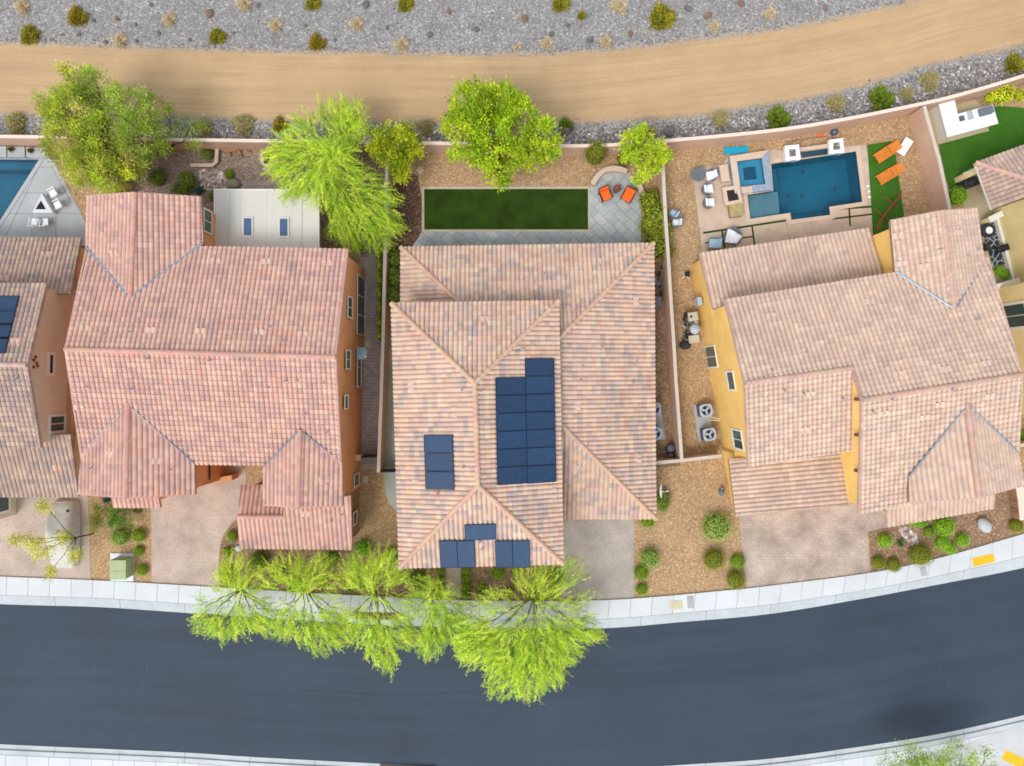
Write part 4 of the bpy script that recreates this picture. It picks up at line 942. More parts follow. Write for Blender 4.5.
# raised planter boxes at the back of the pink-roof yard
def planter(label, px):
    t = yard_wall(label, px, .35, .22, 'coping', body='mauve_gravel'); t.name = 'planter_border'; t['category'] = 'planter'
planter('L shaped stone planter border by the big tree, left yard corner', [(190,165),(212,165),(216,162),(217,148)])
planter('U shaped stone planter border near the feathery tree', [(262,148),(262,163),(266,165.5),(284,165.5)])
# ================================================================ air conditioners
mat('ac_grey', C(178,188,198), 0.6); mat('ac_dark', C(96,104,112), 0.6); mat('fan_dark', C(44,54,66), 0.5); mat('fan_blade', C(196,206,216), 0.5)
def make_ac():
    t = thing('air_conditioner', 'x', 'air conditioner')
    mb = MB(); mb.box((0,0,.42),(.84,.84,.84)); 
    mb.build('housing', 'ac_dark', t, bevel=.05)
    mb = MB(); n = 28; vs = []
    sq = []
    for i in range(n):
        a = 2*math.pi*i/n; c, s = math.cos(a), math.sin(a); k = .44/max(abs(c), abs(s)); k = min(k, .53); sq.append((c*k, s*k))
    ring = [(math.cos(2*math.pi*i/n)*.33, math.sin(2*math.pi*i/n)*.33) for i in range(n)]
    mb.add([(*p,.93) for p in sq]+[(*p,.93) for p in ring]+[(*p,.85) for p in sq]+[(*p,.87) for p in ring],
           [[i,(i+1)%n,n+(i+1)%n,n+i] for i in range(n)]+[[2*n+i,2*n+(i+1)%n,(i+1)%n,i] for i in range(n)]+[[n+i,n+(i+1)%n,3*n+(i+1)%n,3*n+i] for i in range(n)])
    mb.build('top_cover', 'ac_grey', t)
    mb = MB(); mb.lathe([(0,.845),(.33,.845),(.33,.855),(0,.855)],(0,0,0),24); w = mb.build('fan_well', 'fan_dark', t)
    mb = MB()
    for k in range(3):
        a0 = k*2.094+.4; pts = [(.07*math.cos(a0),.07*math.sin(a0)),(.29*math.cos(a0-.05),.29*math.sin(a0-.05)),(.31*math.cos(a0+.4),.31*math.sin(a0+.4)),(.26*math.cos(a0+.75),.26*math.sin(a0+.75)),(.08*math.cos(a0+.9),.08*math.sin(a0+.9))]
        mb.prism(pts,.865,.875)
    mb.lathe([(0,.86),(.09,.86),(.09,.9),(0,.9)],(0,0,0),12); mb.build('fan', 'fan_blade', t)
    mb = MB()
    for r_ in (.1,.17,.24,.31):
        mb.tube([(math.cos(i*.524)*r_,math.sin(i*.524)*r_,.93) for i in range(13)],.004,4)
    mb.build('grille', 'fan_dark', t)
    return t
ac = make_ac(); first = True
for px, py, lb, g in ((706,410.5,'upper air conditioner beside the yellow wall','air conditioners by the yellow house'),(709.5,434.5,'lower air conditioner beside the yellow wall','air conditioners by the yellow house'),(654.5,409,'upper air conditioner half hidden under the central house eave','air conditioners by the central house'),(655.5,433.5,'lower air conditioner half hidden under the central house eave','air conditioners by the central house')):
    o = ac if first else copy_tree(ac); first = False
    p = P(px, py, .93); o.matrix_world = Matrix.Translation((p.x,p.y,0.05)) @ Matrix.Rotation(R(9 if px > 690 else 2),4,'Z'); tag(o, lb, 'air conditioner', g)
for px, py, lb, s in ((700,421,'pale concrete pad under the two air conditioners by the yellow wall',(1.05,2.6)),(652,421,'concrete pad under the air conditioners beside the central house',(1.1,2.6))):
    t = MB(); p = P(px+3, py+1, 0); t.box((p.x,p.y,.03),(*s,.09),R(8)); tag(t.build('concrete_pad','concrete_grey',bevel=.01),lb,'concrete pad')
mb = MB(); p = P(716,420,.3)
for k in (0,.25): mb.tube([(p.x-.5,p.y+k,.4),(p.x-.1,p.y+k*.6,.5),(p.x+.25,p.y+k*.4,.5)],.035,6)
tag(mb.build('coolant_pipe','trim_cream'),'pale coolant lines from the air conditioners into the yellow wall','pipe')
# ================================================================ chairs and tables
mat('orange_fabric', C(252,112,44), 0.85, 0.05, 3, 0.05, 30); mat('wicker', C(76,54,42), 0.8, 0.2, 8, 0.2, 40); mat('white_fabric', C(238,240,244), 0.85, 0.04, 3, 0.04, 30)
mat('blue_fabric', C(176,206,226), 0.85, 0.06, 3); mat('grey_metal', C(120,128,138), 0.45, metal=0.3); mat('grey_slate', C(112,118,126), 0.7, 0.12, 4); mat('white_paint', C(246,246,246), 0.5, 0.03); mat('teak', C(226,134,52), 0.7, 0.12, 3, 0.1, 20)
def armchair(name, label, fab, fr, pos, rz, w=.72, d=.78, group=None, round_back=False):
    """facing local -Y"""
    t = thing(name, label, 'chair', (pos.x, pos.y, .02), group, rz)
    def part(nm, m_, f, bev=.02):
        mb = MB(); mb.M = t.matrix_world.copy(); f(mb); return mb.build(nm, m_, t, bevel=bev)
    part('seat', fab, lambda mb: mb.box((0,-.06,.42),(w-.14,d-.2,.14)), .03)
    part('backrest', fab, lambda mb: mb.box((0,d/2-.12,.62),(w-.14,.13,.5),rx=R(-18)), .03)
    def frame(mb):
        mb.box((0,-.03,.3),(w-.06,d-.14,.08)); mb.box((0,d/2-.03,.58),(w-.04,.04,.6),rx=R(-18))
    part('frame', fr, frame)
    for sx in (-1, 1):
        part('armrest', fr, lambda mb: mb.box((sx*(w/2-.035),-.05,.6),(.07,d-.1,.04)))
        for sy in (-1, 1): part('leg', fr, lambda mb: mb.box((sx*(w/2-.05),sy*(d/2-.1),.15),(.05,.05,.3)), 0)
    return t
def barrel(label, pos, rz, group=None, cover='white_fabric', back='grey_metal'):
    """tub chair with a curved metal back, facing local -Y"""
    t = thing('tub_chair', label, 'chair', (pos.x, pos.y, .02), group, rz)
    def part(nm, m_, f, bev=.0):
        mb = MB(); mb.M = t.matrix_world.copy(); f(mb); return mb.build(nm, m_, t, bevel=bev)
    part('seat', cover, lambda mb: mb.box((0,-.1,.42),(.6,.6,.14)), .04)
    part('backrest', cover, lambda mb: mb.box((0,.2,.62),(.54,.14,.36),rx=R(-15)), .04)
    def shell(mb):
        n = 12; a0, a1 = R(-15), R(195)
        for i in range(n):
            p, q_ = a0+(a1-a0)*i/n, a0+(a1-a0)*(i+1)/n
            mb.prism([(.37*math.cos(p),.37*math.sin(p)),(.42*math.cos(p),.42*math.sin(p)),(.42*math.cos(q_),.42*math.sin(q_)),(.37*math.cos(q_),.37*math.sin(q_))],.3,.72)
    part('shell', back, shell)
    for k in range(4):
        a = R(45+90*k); part('leg', back, lambda mb: mb.tube([(.3*math.cos(a),.3*math.sin(a),0),(.28*math.cos(a),.28*math.sin(a),.36)],.02,5))
    return t
armchair('armchair', 'left orange cushioned armchair on the round patio', 'orange_fabric', 'wicker', P(605.5,194.5,.5), R(24), .82, .86, 'orange armchairs on the patio')
armchair('armchair', 'right orange cushioned armchair on the round patio', 'orange_fabric', 'wicker', P(628,195.5,.5), R(-29), .82, .86, 'orange armchairs on the patio')
p = P(617,188.5,.5); t = thing('side_table', 'small brown round table between the orange armchairs', 'table', (p.x,p.y,.02))
mb = MB(); mb.lathe([(0,.44),(.27,.44),(.28,.46),(.27,.48),(0,.48)],p.xy.to_3d()); mb.build('table_top','dark_wood',t)
mb = MB(); mb.lathe([(.2,.02),(.12,.2),(.1,.3),(.2,.44)],p.xy.to_3d(),10); mb.build('base','wicker',t)
mb = MB(); mb.lathe([(.0,.48),(.1,.48),(.13,.56),(.11,.56),(.0,.52)],p.xy.to_3d()+Vector((-.04,.05,0)),10); tag(mb.build('bowl','terracotta'),'brown bowl on the small patio table','bowl')
g = 'white tub chairs around the fire pit'
barrel('white tub chair at the top, next to the dark grey round table', P(712,175,.5), R(-75), g)
barrel('white tub chair in the middle, facing the fire pit', P(707.5,189,.5), R(100) , g)
barrel('white tub chair at the bottom, facing the fire pit', P(709,202.5,.5), R(95), g)
p = P(698.5,174,.5); t = thing('round_table', 'dark grey slatted round table beside the white tub chairs', 'table', (p.x,p.y,.02))
mb = MB(); 
for i in range(9):
    x = -.48+i*.12; hw_ = math.sqrt(max(.02,.52**2-x*x)); mb.box((p.x+x,p.y,.5),(.1,2*hw_,.04),0)
mb.build('table_top','grey_slate',t); mb = MB(); mb.lathe([(.3,.02),(.3,.05),(.06,.1),(.06,.48)],p.xy.to_3d(),12); mb.build('base','dark_metal',t)
# fire pit by the spa
mat('lava', C(62,50,48), 0.95, 0.3, 6, 0.3, 25, 0.8)
def ring_box(mb, q, inner, z0, z1, mat_=0):
    n = len(q)
    for i in range(n):
        j = (i+1) % n; mb.prism([(q[i].x,q[i].y),(q[j].x,q[j].y),(inner[j].x,inner[j].y),(inner[i].x,inner[i].y)], z0, z1, mat_)
def firepit(label, out, inn, h, m_='coping', side=None):
    o_ = [P(*p, h) for p in out]; i_ = [P(*p, h) for p in inn]; c = sum(o_, Vector())/len(o_)
    t = thing('fire_pit', label, 'fire pit', (c.x,c.y,0)); mb = MB(); ring_box(mb, o_, i_, 0, h); mb.build('surround', m_, t)
    mb = MB(); mb.prism([(p.x,p.y) for p in i_], 0, h-.1)
    for k in range(40):
        w_ = [random.random() for _ in i_]; s = sum(w_); pt = sum((p*(a/s) for p, a in zip(i_, w_)), Vector()); mb.blob((pt.x,pt.y,h-.08),(.06,.06,.05),.3,1)
    mb.build('lava_rock', 'lava', t); return t
firepit('square fire pit with tan surround beside the spa', [(722,187.5),(739,185),(743,203),(725.5,205.5)], [(726.5,190.5),(736,189),(739.5,199.5),(728.5,201.5)], .45)
p = P(736,210,.4); t = thing('cube_table', 'square stone table with mossy top next to the fire pit', 'table', (p.x,p.y,.02)); mat('moss_stone', C(176,160,108), 0.9, 0.2, 3); mat('stone_grey', C(150,140,124), 0.9, 0.1, 3)
mb = MB(); mb.box((p.x,p.y,.2),(.9,.9,.4),R(9)); mb.build('base','stone_grey',t,bevel=.02); mb = MB(); mb.box((p.x,p.y,.43),(.92,.92,.06),R(9)); mb.box((p.x,p.y,.47),(.7,.7,.03),R(9)); mb.build('table_top','moss_stone',t,bevel=.01)
p = P(724.5,173,.4); t = MB(); t.box((p.x,p.y,.22),(.62,1.2,.4),R(9)); tag(t.build('stone_bench','coping',bevel=.02),'tan stone bench block beside the spa','bench')
# spa
hS = .42; t = thing('spa', 'raised square spa with tan rim at the corner of the pool', 'spa', (*P(751,172,0).xy,0))
so = [P(*p,hS) for p in [(729.5,156),(768.5,150),(773,189.5),(735,193.5)]]; si = [P(*p,hS) for p in [(736.8,161.3),(761.6,158),(765.2,183.7),(740.3,186.2)]]
mb = MB(); 
for i in range(4):
    j = (i+1)%4; mb.prism([(so[i].x,so[i].y),(so[j].x,so[j].y),(si[j].x,si[j].y),(si[i].x,si[i].y)],-.3,hS-.06,1); mb.prism([(so[i].x,so[i].y),(so[j].x,so[j].y),(si[j].x,si[j].y),(si[i].x,si[i].y)],hS-.06,hS-(.0 if i in (0,3) else .05),0 if i in (0,3) else 1)
mb.build('rim',['coping','spa_tile'],t)
mb = MB(); mb.add([(p.x,p.y,hS-.02) for p in si]+[(p.x,p.y,.03) for p in si],[[i,(i+1)%4,4+(i+1)%4,4+i] for i in range(4)]+[[4,5,6,7]]); 
mat('spa_plaster', C(66,146,176), 0.6, 0.12, 1.2); mat('spa_well', C(20,84,112), 0.6); mb.build('basin','spa_well',t)
c = sum(si,Vector())/4; mb = MB()
for k in range(4):
    a = si[k].lerp(c,.5); b = si[(k+1)%4].lerp(c,.5); mb.prism([(si[k].x,si[k].y),(si[(k+1)%4].x,si[(k+1)%4].y),(b.x,b.y),(a.x,a.y)],.031,.2)
mb.build('seat_ledge','spa_plaster',t)
mb = MB(); mb.poly([(p.x,p.y,hS-.12) for p in si]); mb.build('water','water',t)
mb = MB(); q_ = [P(*p,hS) for p in [(741.5,187.5),(752,186.3),(752.5,192.5),(742.5,193.5)]]; mb.prism([(p.x,p.y) for p in q_],hS-.04,hS+.03); mb.build('step_slab','coping',t)
# teal float
mat('teal', C(30,172,206), 0.6, 0.05); p = P(736,150.5,.1); t = thing('pool_float','turquoise ribbed pool float lying on gravel behind the spa','pool float',(p.x,p.y,.02)); mb = MB()
for i in range(5): mb.tube([(p.x-.85,p.y-.18+i*.1-.05,.1),(p.x+.85,p.y-.18+i*.1+.06,.1)],.06,8)
mb.build('tubes','teal',t)
# fire bowls
mat('bowl_rock', C(130,118,110), 0.9, 0.2, 8)
for qd, lb in (([(785,145.7),(799,144.4),(800.6,159.5),(786,161)],'left white square fire bowl on the pool wall'),([(829,139.8),(843,138),(844.6,152.5),(830,154)],'right white square fire bowl on the pool wall')):
    o_ = [P(*p,.75) for p in qd]; c = sum(o_,Vector())/4; i_ = [p.lerp(c,.5) for p in o_]; t = thing('fire_bowl',lb,'fire bowl',(c.x,c.y,0),'white fire bowls by the pool')
    mb = MB(); ring_box(mb,o_,i_,.45,.75); lo = [p.lerp(c,.3) for p in o_]; mb.prism([(p.x,p.y) for p in lo],.0,.5); mb.build('bowl','white_paint',t)
    mb = MB()
    for k in range(26): mb.blob((c.x+random.uniform(-.2,.2),c.y+random.uniform(-.2,.2),.7),(.06,.06,.05),.3,1)
    mb.build('rocks','bowl_rock',t)
    sp = (o_[2]+o_[3])/2; mb = MB(); mb.box((sp.x,sp.y-.02,.72),(.3,.22,.04)); mb.build('spout','grey_metal',t)
t = thing('water_feature','low tan wall with small basin between the two white fire bowls','water feature',(*P(814,152,0).xy,0))
o_ = [P(*p,.4) for p in [(800,147.5),(829,143.5),(829.5,147.3),(800.4,151.3)]]; mb = MB(); mb.prism([(p.x,p.y) for p in o_],0,.4); mb.build('wall','coping',t)
mb = MB(); qf = [P(*p,.0) for p in [(800.5,152.5),(828,148.5),(828.7,154.5),(801.3,158.3)]]; ring_box(mb, qf, [p.lerp(sum(qf,Vector())/4,.12) for p in qf], 0, .2); mb.prism([(p.x,p.y) for p in qf],0,.1); mb.build('basin','pool_tile',t)
mb = MB(); mb.poly([(p.x,p.y,.16) for p in [p.lerp(sum(qf,Vector())/4,.1) for p in qf]]); mb.build('water','water',t)
# sun loungers
def lounger(label, p, rz):
    t = thing('sun_lounger', label, 'sun lounger', (p.x,p.y,.03), 'orange teak loungers on the turf', rz)
    def part(nm, f, m_='teak', parent=t):
        mb = MB(); mb.M = t.matrix_world.copy(); f(mb); return mb.build(nm, m_, parent)
    def deckf(mb):
        for i in range(13): mb.box((-.92+i*.085,0,.3),(.07,.66,.025))
    part('bed', deckf)
    def backf(mb):
        for i in range(9): mb.box((.22+i*.08,0,.3+i*.026),(.068,.66,.025),ry=R(-18))
    part('backrest', backf)
    for sy in (-1,1): part('side_rail', lambda mb: mb.box((0,sy*.35,.26),(1.95,.05,.09)))
    for sx in (-1,1):
        for sy in (-1,1): part('leg', lambda mb: mb.box((sx*.85,sy*.32,.12),(.06,.06,.24)))
lounger('upper orange teak sun lounger, touching the white side table', P(888,151.5,.35), R(33)); lounger('lower orange teak sun lounger by the pool', P(890.5,173.5,.35), R(31))
p = P(905,146.5,.4); t = thing('side_table','white rectangular slab table beside the upper lounger','table',(p.x,p.y,.02),rz=R(-33))
mb = MB(); mb.M = t.matrix_world.copy(); mb.box((0,0,.38),(.62,1.25,.05)); mb.build('table_top','white_paint',t,bevel=.01)
for sx in (-1,1):
    for sy in (-1,1): mb = MB(); mb.M = t.matrix_world.copy(); mb.box((sx*.26,sy*.55,.18),(.04,.04,.36)); mb.build('leg','white_paint',t)
# hammock stand
mat('rust_wood', C(150,88,58), 0.8, 0.12, 3)
t = thing('hammock_stand','curved brown wooden hammock stand on the turf, without hammock','hammock stand',(*P(889,210,0).xy,0))
path = [(878,229,.75),(880.5,220.5,.45),(886,213,.2),(892,205.5,.15),(898,198,.4),(900.5,192,.95)]
for off in (-.09,.09):
    mb = MB(); mb.tube([P(x,y,z)+Vector((off,off*.6,0)) for x,y,z in path],.045,6); mb.build('beam','rust_wood',t)
for a_, b_ in (((884,196),(897.5,207)),((874.5,209),(889,220.5))):
    mb = MB(); mb.tube([P(*a_,.08),P(*b_,.08)],.045,6); mb.build('foot','rust_wood',t)
# chairs under the pool terrace roof edge
armchair('patio_chair','pale blue chair partly under the yellow house patio roof',  'blue_fabric','grey_metal',P(714.5,243.5,.5),R(-95),.8,.8)
armchair('patio_chair','pair of loose patio chairs by the hedge wall, upper one tilted', 'blue_fabric','grey_metal',P(673.5,213.5,.5),R(-125),.6,.62)
armchair('patio_chair','lower pale chair beside the hedge on brown gravel', 'white_fabric','grey_metal',P(676.5,222.5,.5),R(-92),.6,.62)
bpy.data.objects['patio_chair.001']['label'] = 'upper tilted blue-grey chair beside the hedge on brown gravel'
# draped egg chair
p = P(733,236.5,.5); t = thing('lounge_chair','round dark wicker lounge chair draped with a white patterned towel','chair',(p.x,p.y,.02))
mb = MB(); mb.M = t.matrix_world.copy(); mb.lathe([(.3,.0),(.5,.18),(.66,.42),(.68,.5),(.62,.5),(.45,.3),(0,.24)],(0,0,0),20); mb.build('basket','grey_slate',t)
m,nt,b = _new('towel'); v = _coord(nt); vo = _n(nt,'ShaderNodeTexVoronoi'); vo.inputs['Scale'].default_value = 6; nt.links.new(v,vo.inputs['Vector']); cr = _n(nt,'ShaderNodeValToRGB'); cr.color_ramp.elements[0].color=(*C(190,190,205),1); cr.color_ramp.elements[1].color=(*C(244,244,248),1); cr.color_ramp.elements[1].position=.4; nt.links.new(vo.outputs['Distance'],cr.inputs[0]); nt.links.new(cr.outputs[0],b.inputs['Base Color'])
mb = MB(); n=8; q4=[Vector((-.62,-.42,0)),Vector((.28,-.5,0)),(Vector((.66,.02,0))),Vector((-.34,.62,0))]; vs=[]
for i in range(n+1):
    for j in range(n+1):
        u_,v_=i/n,j/n; pt=(q4[0].lerp(q4[1],u_)).lerp(q4[3].lerp(q4[2],u_),v_); pt.z=.5+.04*math.sin(u_*9+v_*4)-.12*(1-abs(2*u_-1))*(1-abs(2*v_-1))+.03; vs.append(pt+p.xy.to_3d())
mb.add(vs,[[i*(n+1)+j,(i+1)*(n+1)+j,(i+1)*(n+1)+j+1,i*(n+1)+j+1] for i in range(n) for j in range(n)]); o=mb.build('towel','towel',smooth=True); tag(o,'white patterned towel draped over the round wicker chair','towel'); sm=o.modifiers.new('s','SOLIDIFY'); sm.thickness=.02
# pool pole and skimmer behind the fire bowls
t = thing('pool_pole','long thin pool pole lying on gravel behind the pool','pool pole',(*P(808,140,0).xy,0)); mb = MB(); mb.tube([P(788,141.5,.08),P(828,136,.08)],.02,5); mb.build('pole','grey_metal',t); mb=MB(); q_=P(820,135.5,.08); mb.box((q_.x,q_.y,.06),(.45,.14,.08),R(6)); mb.build('brush','orange_fabric',t)
p = P(834.5,132,.2); t = thing('skimmer_basket','small blue and grey pool basket by the back wall','basket',(p.x,p.y,.01)); mat('blue_plastic', C(52,84,140), 0.5); mb=MB(); mb.lathe([(.2,0),(.24,.28),(.2,.28),(.18,.05),(0,.05)],p.xy.to_3d(),14); mb.build('tub','blue_plastic',t); mb=MB(); mb.lathe([(0,.24),(.16,.26),(.0,.3)],p.xy.to_3d(),12); mb.build('lid','grey_metal',t)
# solar lights on the pool coping
for k,(x,y) in enumerate(((868,186),(869,191.5),(869.5,197))):
    p=P(x,y,.05); mb=MB(); mb.lathe([(.1,.02),(.1,.08),(.06,.12),(0,.13)],p.xy.to_3d(),10); tag(mb.build('deck_light','white_paint'),'small white round light on the pool edge, %s of three'%('top','middle','bottom')[k],'light','white lights on the pool edge')
# ================================================================ outdoor kitchen, far right
kit = thing('outdoor_kitchen','white L shaped outdoor kitchen counter with built-in grill','kitchen counter',(*P(965,118,0).xy,0)); kh=1.0
def K5(x,y,z): return P(910+x/8.70,70+y/8.70,z)
mb=MB(); L_=[K5(*p,kh) for p in [(245,275),(385,240),(415,382),(720,300),(770,465),(325,585)]]; c=sum(L_,Vector())/6; ins=[p.lerp(c,.06) for p in L_]; mb.prism([(p.x,p.y) for p in ins],0,kh-.06); mb.build('cabinet','trim_white',kit)
mb=MB(); mb.prism([(p.x,p.y) for p in L_],kh-.06,kh); mb.build('counter_top','white_paint',kit)
p=K5(650,362,kh); mb=MB(); mb.box((p.x,p.y,kh+.12),(.95,.5,.22),R(16)); mb.tube([(p.x-.4,p.y-.38,kh+.1),(p.x+.42,p.y-.16,kh+.1)],.03,6); mb.build('grill','grey_metal',kit,bevel=.06)
p=K5(449,422,kh); mb=MB(); mb.box((p.x,p.y,kh+.02),(.36,.36,.04),R(15)); mb.lathe([(0,.05),(.12,.05),(.12,.07),(0,.07)],(p.x,p.y,kh),10); mb.build('burner','ac_dark',kit)
p=K5(522,392,kh); mb=MB(); mb.box((p.x,p.y,kh+.012),(.4,.62,.024),R(15)); mb.build('sink_cover','ac_grey',kit)
p=K5(608,215,.3); mb=MB(); mb.blob((p.x,p.y,.2),(.35,.28,.25),.15,2); mb.blob((p.x+.25,p.y+.1,.25),(.22,.2,.2),.15,2); tag(mb.build('garden_rock','stone_grey'),'pale grey rock by the yellow shrub, far right yard','rock')
# covered grill and courtyard furniture, far right
mat('black_cover', C(52,54,62), 0.7, 0.15, 2)
p=P(973,182,.8); t=thing('covered_grill','black covered barbecue on the small patio, far right','barbecue',(p.x,p.y,.02),rz=R(20)); mb=MB(); mb.M=t.matrix_world.copy(); mb.box((0,0,.45),(1.25,.6,.9)); mb.build('cover','black_cover',t,bevel=.08); mb=MB(); mb.M=t.matrix_world.copy(); mb.tube([(-.5,0,.93),(-.2,.03,1.02),(.2,.03,1.02),(.5,0,.93)],.2,8); mb.build('hood','black_cover',t,smooth=True)
cp=P(996,242,0); t=thing('area_rug','black and grey patterned rug in the cream house courtyard','rug',(cp.x,cp.y,.02),rz=R(-73))
m,nt,b=_new('rug'); v=_coord(nt); vo=_n(nt,'ShaderNodeTexVoronoi',feature='DISTANCE_TO_EDGE'); vo.inputs['Scale'].default_value=2.2; nt.links.new(v,vo.inputs['Vector']); cr=_n(nt,'ShaderNodeValToRGB'); cr.color_ramp.elements[0].color=(*C(170,180,192),1); cr.color_ramp.elements[1].color=(*C(40,46,58),1); cr.color_ramp.elements[1].position=.12; nt.links.new(vo.outputs['Distance'],cr.inputs[0]); nt.links.new(cr.outputs[0],b.inputs['Base Color'])
mb=MB(); mb.M=t.matrix_world.copy(); mb.box((0,0,.012),(3.4,1.5,.02)); mb.build('mat_surface','rug',t)
p=P(988.5,230.5,.7); t=thing('round_table','round glass courtyard table with a white plate centrepiece','table',(p.x,p.y,.04)); mb=MB(); mb.lathe([(0,.7),(.5,.7),(.5,.73),(0,.73)],p.xy.to_3d(),20); mb.build('table_top','black_cover',t); mb=MB(); mb.lathe([(.3,.04),(.05,.1),(.05,.7)],p.xy.to_3d(),10); mb.build('base','dark_metal',t); mb=MB(); mb.lathe([(0,.735),(.2,.735),(.25,.78),(.23,.78),(.18,.75),(0,.75)],p.xy.to_3d(),14); tag(mb.build('plate','white_paint'),'white plate on the courtyard table','plate')
armchair('patio_chair','black chair below the round table in the cream courtyard','black_cover','dark_metal',P(987,247,.5),R(100),.55,.55)
armchair('patio_chair','black chair right of the round table in the cream courtyard','black_cover','dark_metal',P(1001,249,.5),R(-70),.5,.5)
# ================================================================ barbecue group beside the yellow house
mat('bbq_beige', C(198,190,168), 0.6); p=P(692.5,316.5,.9); t=thing('barbecue','beige barbecue cart with black side shelf against the yellow wall','barbecue',(p.x,p.y,.0),rz=R(8)); mb=MB(); mb.M=t.matrix_world.copy(); mb.box((.05,0,.45),(.7,.62,.9)); mb.build('body','bbq_beige',t,bevel=.04); mb=MB(); mb.M=t.matrix_world.copy(); mb.box((-.48,.05,.82),(.3,.6,.05),R(-20)); mb.build('side_shelf','dark_metal',t); mb=MB(); mb.M=t.matrix_world.copy(); mb.lathe([(0,.9),(.08,.9),(.08,.95),(0,.95)],(-.1,0,0),10); mb.build('cap','dark_metal',t)
p=P(693.5,329,.7); t=thing('kettle_grill','round pale kettle grill below the beige barbecue','grill',(p.x+.25,p.y,.0)); c=p.xy.to_3d()+Vector((.1,.0,0)); mb=MB(); mb.lathe([(0,.45),(.25,.5),(.38,.68),(.36,.82),(.2,.93),(0,.96)],c,18); mb.build('bowl','ac_grey',t,smooth=True)
for k in range(3): mb=MB(); a=k*2.09; mb.tube([(c.x+.36*math.cos(a),c.y+.36*math.sin(a),0),(c.x+.2*math.cos(a),c.y+.2*math.sin(a),.6)],.02,5); mb.build('leg','dark_metal',t)
p=P(694,339,.5); t=thing('storage_crate','pale beige crate at the bottom of the barbecue group','crate',(p.x,p.y,0),rz=R(8)); mb=MB(); mb.M=t.matrix_world.copy(); mb.box((0,0,.25),(.7,.5,.5)); mb.build('box','bbq_beige',t,bevel=.03); mb=MB(); mb.M=t.matrix_world.copy(); mb.box((0,0,.52),(.74,.54,.04)); mb.build('lid','bbq_beige',t,bevel=.01)
p=P(685.5,329,.4); t=thing('bicycle','dark bicycle leaning by the barbecue group','bicycle',(p.x,p.y,0),rz=R(80))
def bike(t,cm):
    for sx in (-.5,.5):
        mb=MB(); mb.M=t.matrix_world.copy(); mb.tube([(sx+.32*math.cos(a*.524),.0,.33+.32*math.sin(a*.524)) for a in range(13)],.025,5); w_=mb.build('wheel','dark_metal',t)
        mb=MB(); mb.M=t.matrix_world.copy(); mb.tube([(sx,-.05,.33),(sx,.05,.33)],.03,6); mb.build('hub','grey_metal',w_)
    mb=MB(); mb.M=t.matrix_world.copy()
    for a_,b_ in (((-.5,0,.33),(-.1,0,.3)),((-.1,0,.3),(-.2,0,.8)),((-.2,0,.75),(.38,0,.8)),((-.1,0,.3),(.38,0,.75)),((.38,0,.9),(.5,0,.33)),((-.5,0,.33),(-.2,0,.7))): mb.tube([a_,b_],.022,5)
    mb.build('frame',cm,t)
    mb=MB(); mb.M=t.matrix_world.copy(); mb.tube([(.3,-.28,.98),(.4,-.2,.95),(.4,.2,.95),(.3,.28,.98)],.018,5); mb.build('handlebar','grey_metal',t)
    mb=MB(); mb.M=t.matrix_world.copy(); mb.box((-.22,0,.86),(.26,.14,.06)); mb.build('saddle','black_cover',t,bevel=.02)
bike(t,'grey_metal')
p=P(686,345,.3); mb=MB(); mb.blob((p.x,p.y,.22),(.42,.32,.24),.15,2,flat=.9); tag(mb.build('black_bag','black_cover'),'black bag lying at the foot of the barbecue group','bag')
p=P(686,274,.2); t=thing('sprinkler_valve','small dark valve box with white pipes on the gravel','valve',(p.x,p.y,0)); mb=MB(); mb.box((p.x+.1,p.y,.16),(.3,.35,.32)); mb.build('body','dark_metal',t,bevel=.03); mb=MB(); mb.tube([(p.x-.25,p.y-.3,.05),(p.x-.05,p.y-.1,.2),(p.x+.25,p.y-.3,.05)],.03,5); mb.build('pipe','white_paint',t)
p=P(698.5,301.5,1.4); t=thing('meter_box','pale grey electric meter box on the yellow wall','meter box',(p.x,p.y,1.0)); mb=MB(); mb.box((p.x,p.y,1.3),(.3,.55,.9),R(9)); mb.build('cabinet','ac_grey',t,bevel=.02); mb=MB(); mb.tube([(p.x,p.y+.3,0),(p.x,p.y+.3,1.0)],.04,6); mb.build('conduit','grey_metal',t)
def folding_chair(label,px,py,rz):
    p=P(px,py,.4); t=thing('folding_chair',label,'chair',(p.x,p.y,0),'folding chairs by the barbecue',rz)
    def part(nm,m_,f): mb=MB(); mb.M=t.matrix_world.copy(); f(mb); mb.build(nm,m_,t)
    part('seat','black_cover',lambda mb: mb.box((0,0,.44),(.42,.4,.03))); part('backrest','black_cover',lambda mb: mb.box((0,.22,.68),(.42,.03,.3),rx=R(-14)))
    for sx in (-.22,.22):
        part('leg','white_paint',lambda mb: mb.tube([(sx,-.24,0),(sx,.1,.5),(sx,.28,.86)],.018,5)); part('leg','white_paint',lambda mb: mb.tube([(sx,.26,0),(sx,-.18,.46)],.018,5))
folding_chair('white framed black folding chair left of the kettle grill',686.5,324,R(60)); folding_chair('white framed black folding chair left of the pale crate',687.5,336,R(115))
p=P(696.5,322.5,.5); t=thing('propane_tank','white propane tank between the barbecue and the kettle grill','gas tank',(p.x,p.y,0)); mb=MB(); mb.lathe([(0,.0),(.14,.02),(.16,.1),(.16,.36),(.12,.44),(0,.46)],p.xy.to_3d(),14); mb.build('tank','white_paint',t,smooth=True); mb=MB(); mb.lathe([(.1,.44),(.1,.54),(.08,.54),(.08,.44)],p.xy.to_3d(),10); mb.build('collar','white_paint',t)
